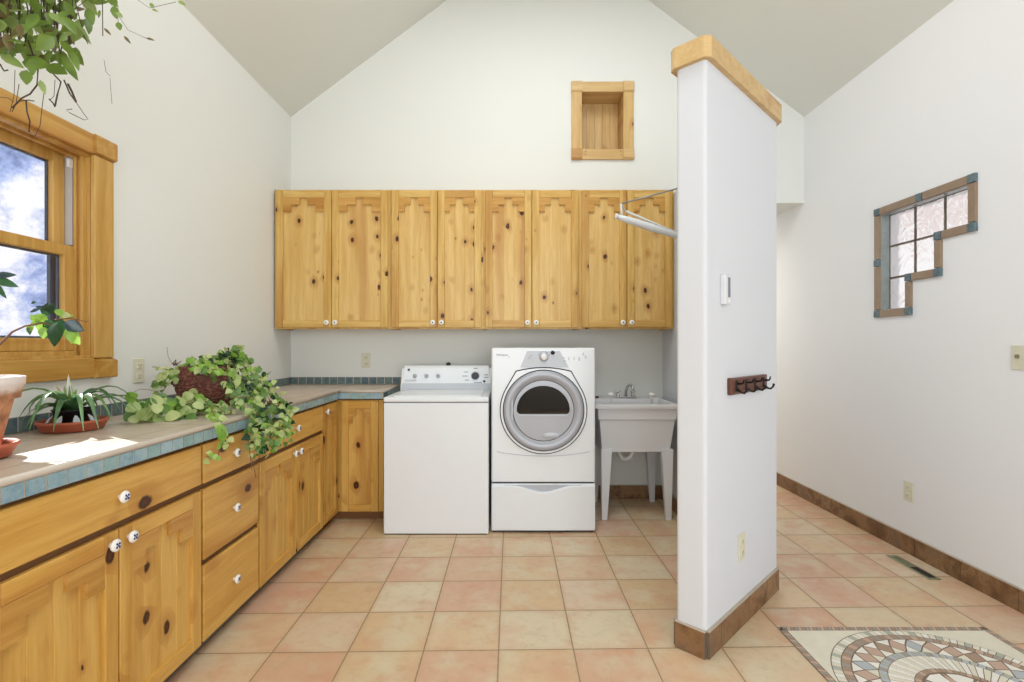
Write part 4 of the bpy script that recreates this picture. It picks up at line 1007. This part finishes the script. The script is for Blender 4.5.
def clump(mb_, path, spread, n, size, mats, kind='heart', stem=.0018, up=.5):
    """a vine along a path with leaves hung round it"""
    path = [Vector(p) for p in path]; stm.tube(path, stem, 5)
    for i in range(n):
        t = rnd.random()*(len(path)-1); k = int(t); f = t-k; p = path[k].lerp(path[min(k+1, len(path)-1)], f)
        gs = lambda: max(-1.5, min(1.5, rnd.gauss(0, 1)))*spread
        off = Vector((gs(), gs(), gs()*.8))
        p2 = p+off
        if p2.z < .008 and p2.x+pc.x < CFX+.03: p2.z = .008+rnd.random()*.02
        if p2.x+pc.x < CFX+.035 and p2.z < 0: p2.x = CFX+.04-pc.x
        if p2.x+pc.x < XL+.035: p2.x = XL+.035-pc.x
        d = Vector((rnd.uniform(-.6, 1), rnd.uniform(-1, .6), rnd.uniform(-.9, .35))); nrm = Vector((.55, -.75, up))+rv3(.55); s_ = size*rnd.uniform(.65, 1.2)
        mb_.mat(rnd.choice(mats)).leaf(p2, d, nrm, s_, s_*.95, kind, .2, .2)
# right cascade, dense
cas = [([(0, 0, .2), W3(228, 362, 2.55), W3(245, 382, 2.45), W3(255, 402, 2.35), W3(258, 430, 2.27), W3(257, 452, 2.25)], .022, 190),
       ([(0, 0, .2), W3(240, 360, 2.6), W3(262, 385, 2.5), W3(272, 405, 2.45), W3(274, 430, 2.42), W3(262, 452, 2.36)], .026, 200),
       ([(0, 0, .2), W3(232, 352, 2.6), W3(255, 372, 2.6), W3(275, 400, 2.52), W3(288, 415, 2.50), W3(284, 436, 2.48)], .026, 190),
       ([(0, 0, .2), W3(222, 370, 2.45), W3(236, 392, 2.38), W3(244, 404, 2.32)], .022, 110)]
for path, sp_, n_ in cas: clump(fl, path, sp_, n_, .030, [0, 0, 1, 1, 2, 4])
# top of basket
clump(fl, [W3(182, 372, 2.45), W3(195, 362, 2.45), W3(210, 362, 2.45), W3(228, 358, 2.5), W3(240, 352, 2.55)], .022, 150, .032, [0, 1, 2, 4])
clump(fl, [W3(195, 372, 2.37), W3(205, 368, 2.36), W3(218, 370, 2.37)], .016, 40, .030, [0, 1, 2])
# upper left sprig
clump(fl, [(0, 0, .2), W3(178, 372, 2.42), W3(168, 376, 2.38), W3(163, 386, 2.35)], .022, 80, .030, [0, 1, 2, 3])
clump(fl, [W3(168, 370, 2.38), W3(158, 367, 2.36), W3(152, 367, 2.34)], .006, 6, .020, [1])
# front cascade with bright leaves
clump(fl, [(0, -.05, .03), W3(205, 405, 2.33), W3(214, 414, 2.18), W3(222, 430, 2.02), W3(226, 442, 2.01)], .010, 34, .034, [2, 2, 3])
clump(fl, [W3(218, 424, 2.04), W3(224, 440, 2.01), W3(218, 455, 1.99), W3(206, 457, 1.95)], .008, 30, .026, [2, 3])
clump(fl, [W3(195, 402, 2.3), W3(210, 405, 2.3), W3(226, 408, 2.28), W3(240, 400, 2.35)], .016, 34, .030, [0, 1, 3])
fl.build('ivy_leaves', ['leaf_ivy', 'leaf_ivy2', 'leaf_ivy3', 'leaf_ivy2', 'leaf_dark'], ip)
# pale round leaves on the counter
f2 = MB()
clump(f2, [W3(200, 400, 2.32), W3(185, 405, 2.22), W3(170, 408, 2.16), W3(152, 409, 2.12), W3(136, 408, 2.08)], .030, 110, .046, [0, 0, 1, 1, 2], 'round')
f2.mat(2).leaf(W3(126, 400, 2.05), (.8, 0, .4), (.3, -.9, .2), .048, .048, 'round')
f2.build('pale_round_leaves', ['leaf_ivy2', 'leaf_ivy', 'leaf_ivy3'], ip)
stm.tube([W3(175, 398, 2.3), W3(150, 390, 2.2), W3(140, 389, 2.18), W3(134, 392, 2.16)], .0012, 5)
stm.tube([W3(176, 364, 2.4), W3(170, 361, 2.4), W3(168, 356, 2.4), W3(167, 347, 2.4)], .0010, 5)
for (a, b) in (((205, 400), (230, 445)), ((225, 395), (252, 400)), ((248, 440), (252, 470)), ((250, 455), (256, 478)), ((262, 402), (284, 404))):
    stm.tube(wobble(W3(a[0], a[1], 2.22), W3(b[0], b[1], 2.15), 4, .006), .0016, 5)
stm.build('vines', 'twig', ip)

# 4 hanging plant, top left
pc = Vector((-1.33, 1.52, 2.45))
hp = thing('hanging_plant', 'hanging vine basket in the upper left corner in front of the window', 'hanging plant', pc)
MB().lathe([(.06, 0), (.10, .02), (.14, .13), (.145, .14), (.135, .14), (.12, .12), (.001, .11)], Matrix(), 28).build('basket', 'coir', hp)
ztop = roof(pc.x)-pc.z
MB().tube([(0, 0, .42), (0, 0, ztop)], .0025, 6).tube([(.14, 0, .135), (0, 0, .42)], .0015, 5).tube([(-.07, .12, .135), (0, 0, .42)], .0015, 5).tube([(-.07, -.12, .135), (0, 0, .42)], .0015, 5).build('hanger_wire', 'twig_dark', hp)
hl = MB(); hs = MB()
def H3(px, py, Y=1.5): return W(px, py, Y)-pc
for i in range(470):
    px = rnd.uniform(-25, 92)*1.0; py = rnd.uniform(-60, 62)
    if py > 62-abs(px-45)*.25: continue
    if px > 78 and py > 30: continue
    Y = rnd.uniform(1.34, 1.66); p = H3(px, py, Y); s_ = rnd.uniform(.028, .060); hl.mat(rnd.choice([0, 0, 1, 2, 0, 0]))
    hl.leaf(p, (rnd.uniform(-.8, .8), rnd.uniform(-.8, .5), rnd.uniform(-1.2, .2)), Vector((.5, -.8, .3))+rv3(.8), s_, s_*rnd.uniform(.35, .7), 'ovate', .25, .2)
for (px, py, dx, dy, L_, w2, mi) in ((22, 62, 1, .05, 26, 17, 0), (46, 66, 1, .3, 20, 15, 0), (62, 56, .6, 1, 26, 9, 0), (27, 70, -.2, 1, 14, 12, 0), (0, 54, 1, .55, 24, 10, 1), (72, 50, .25, 1, 20, 7, 0), (40, 80, .3, 1, 14, 6, 1), (60, 40, .8, .9, 22, 8, 0), (32, 36, 1, .3, 22, 11, 0), (12, 34, .8, -.5, 20, 12, 1), (108, -4, .4, .5, 12, 10, 0), (114, 6, .1, 1, 12, 8, 0), (116, 12, 1, .8, 8, 5, 1), (118, 22, .2, 1, 8, 6, 0), (88, 8, .2, 1, 16, 9, 0), (150, 3, .6, .8, 6, 4, 1), (152, 9, .8, .3, 6, 3, 1), (104, 28, .8, .8, 9, 3, 2), (100, 10, -.3, .8, 8, 3, 0), (124, 36, .7, .8, 9, 3, 2), (146, 38, 1, .2, 8, 3, 2), (178, 1, 1, .5, 8, 4, 1)):
    hl.mat(mi).leaf(H3(px, py, 1.42), (dx, .1, -dy), Vector((.35, -.9, .3))+rv3(.1), L_*1.42/510, w2*1.42/510, 'ovate', .15, .1)
hl.build('leaves', ['leaf_pothos', 'leaf_pothos2', 'leaf_olive'], hp)
for path, r_ in ((((28, 40), (38, 70), (37, 85), (30, 94), (22, 98), (12, 108)), .0022), (((40, 60), (61, 82), (57, 96), (55, 106)), .0022), (((49, 99), (53, 103), (55, 107)), .0018), (((26, 100), (27, 112), (30, 122), (29, 132)), .002),
                  (((44, 92), (42, 108), (40, 126), (35, 136), (30, 136)), .0010), (((15, 70), (14, 96), (10, 112)), .0008), (((19, 84), (16, 104), (12, 112)), .001), (((68, 84), (72, 92), (76, 102)), .003), (((64, 80), (70, 94), (76, 102)), .002),
                  (((76, 102), (84, 114), (88, 119), (84, 120), (70, 113), (66, 110), (72, 109)), .0010), (((55, 80), (54, 96), (50, 100)), .0008), (((0, 64), (4, 71), (8, 70)), .002), (((102.5, 2), (102.8, 36)), .0012), (((104, 60), (106, 72), (110, 76)), .0006), (((110, 78), (111, 92), (112, 104)), .0005),
                  (((20, 101), (28, 100), (34, 101)), .0016), (((0, 97), (8, 98), (14, 102)), .001), (((70, -20), (84, 36), (88, 44)), .0012), (((60, 20), (100, -10), (118, 6), (118, 24)), .0008), (((100, -12), (128, 30), (150, 40)), .0006), (((120, -12), (150, 8), (176, 2)), .0006)):
    hs.tube([H3(a, b, 1.46) for a, b in path], r_, 5)
for i in range(34):
    x0 = rnd.uniform(-15, 70); hs.tube([H3(x0+rnd.uniform(-6, 6), y_, rnd.uniform(1.44, 1.52)) for y_ in (-50, -20, 10, rnd.uniform(25, 55))], .0018, 5)
hs.build('vines', 'twig_dark', hp)
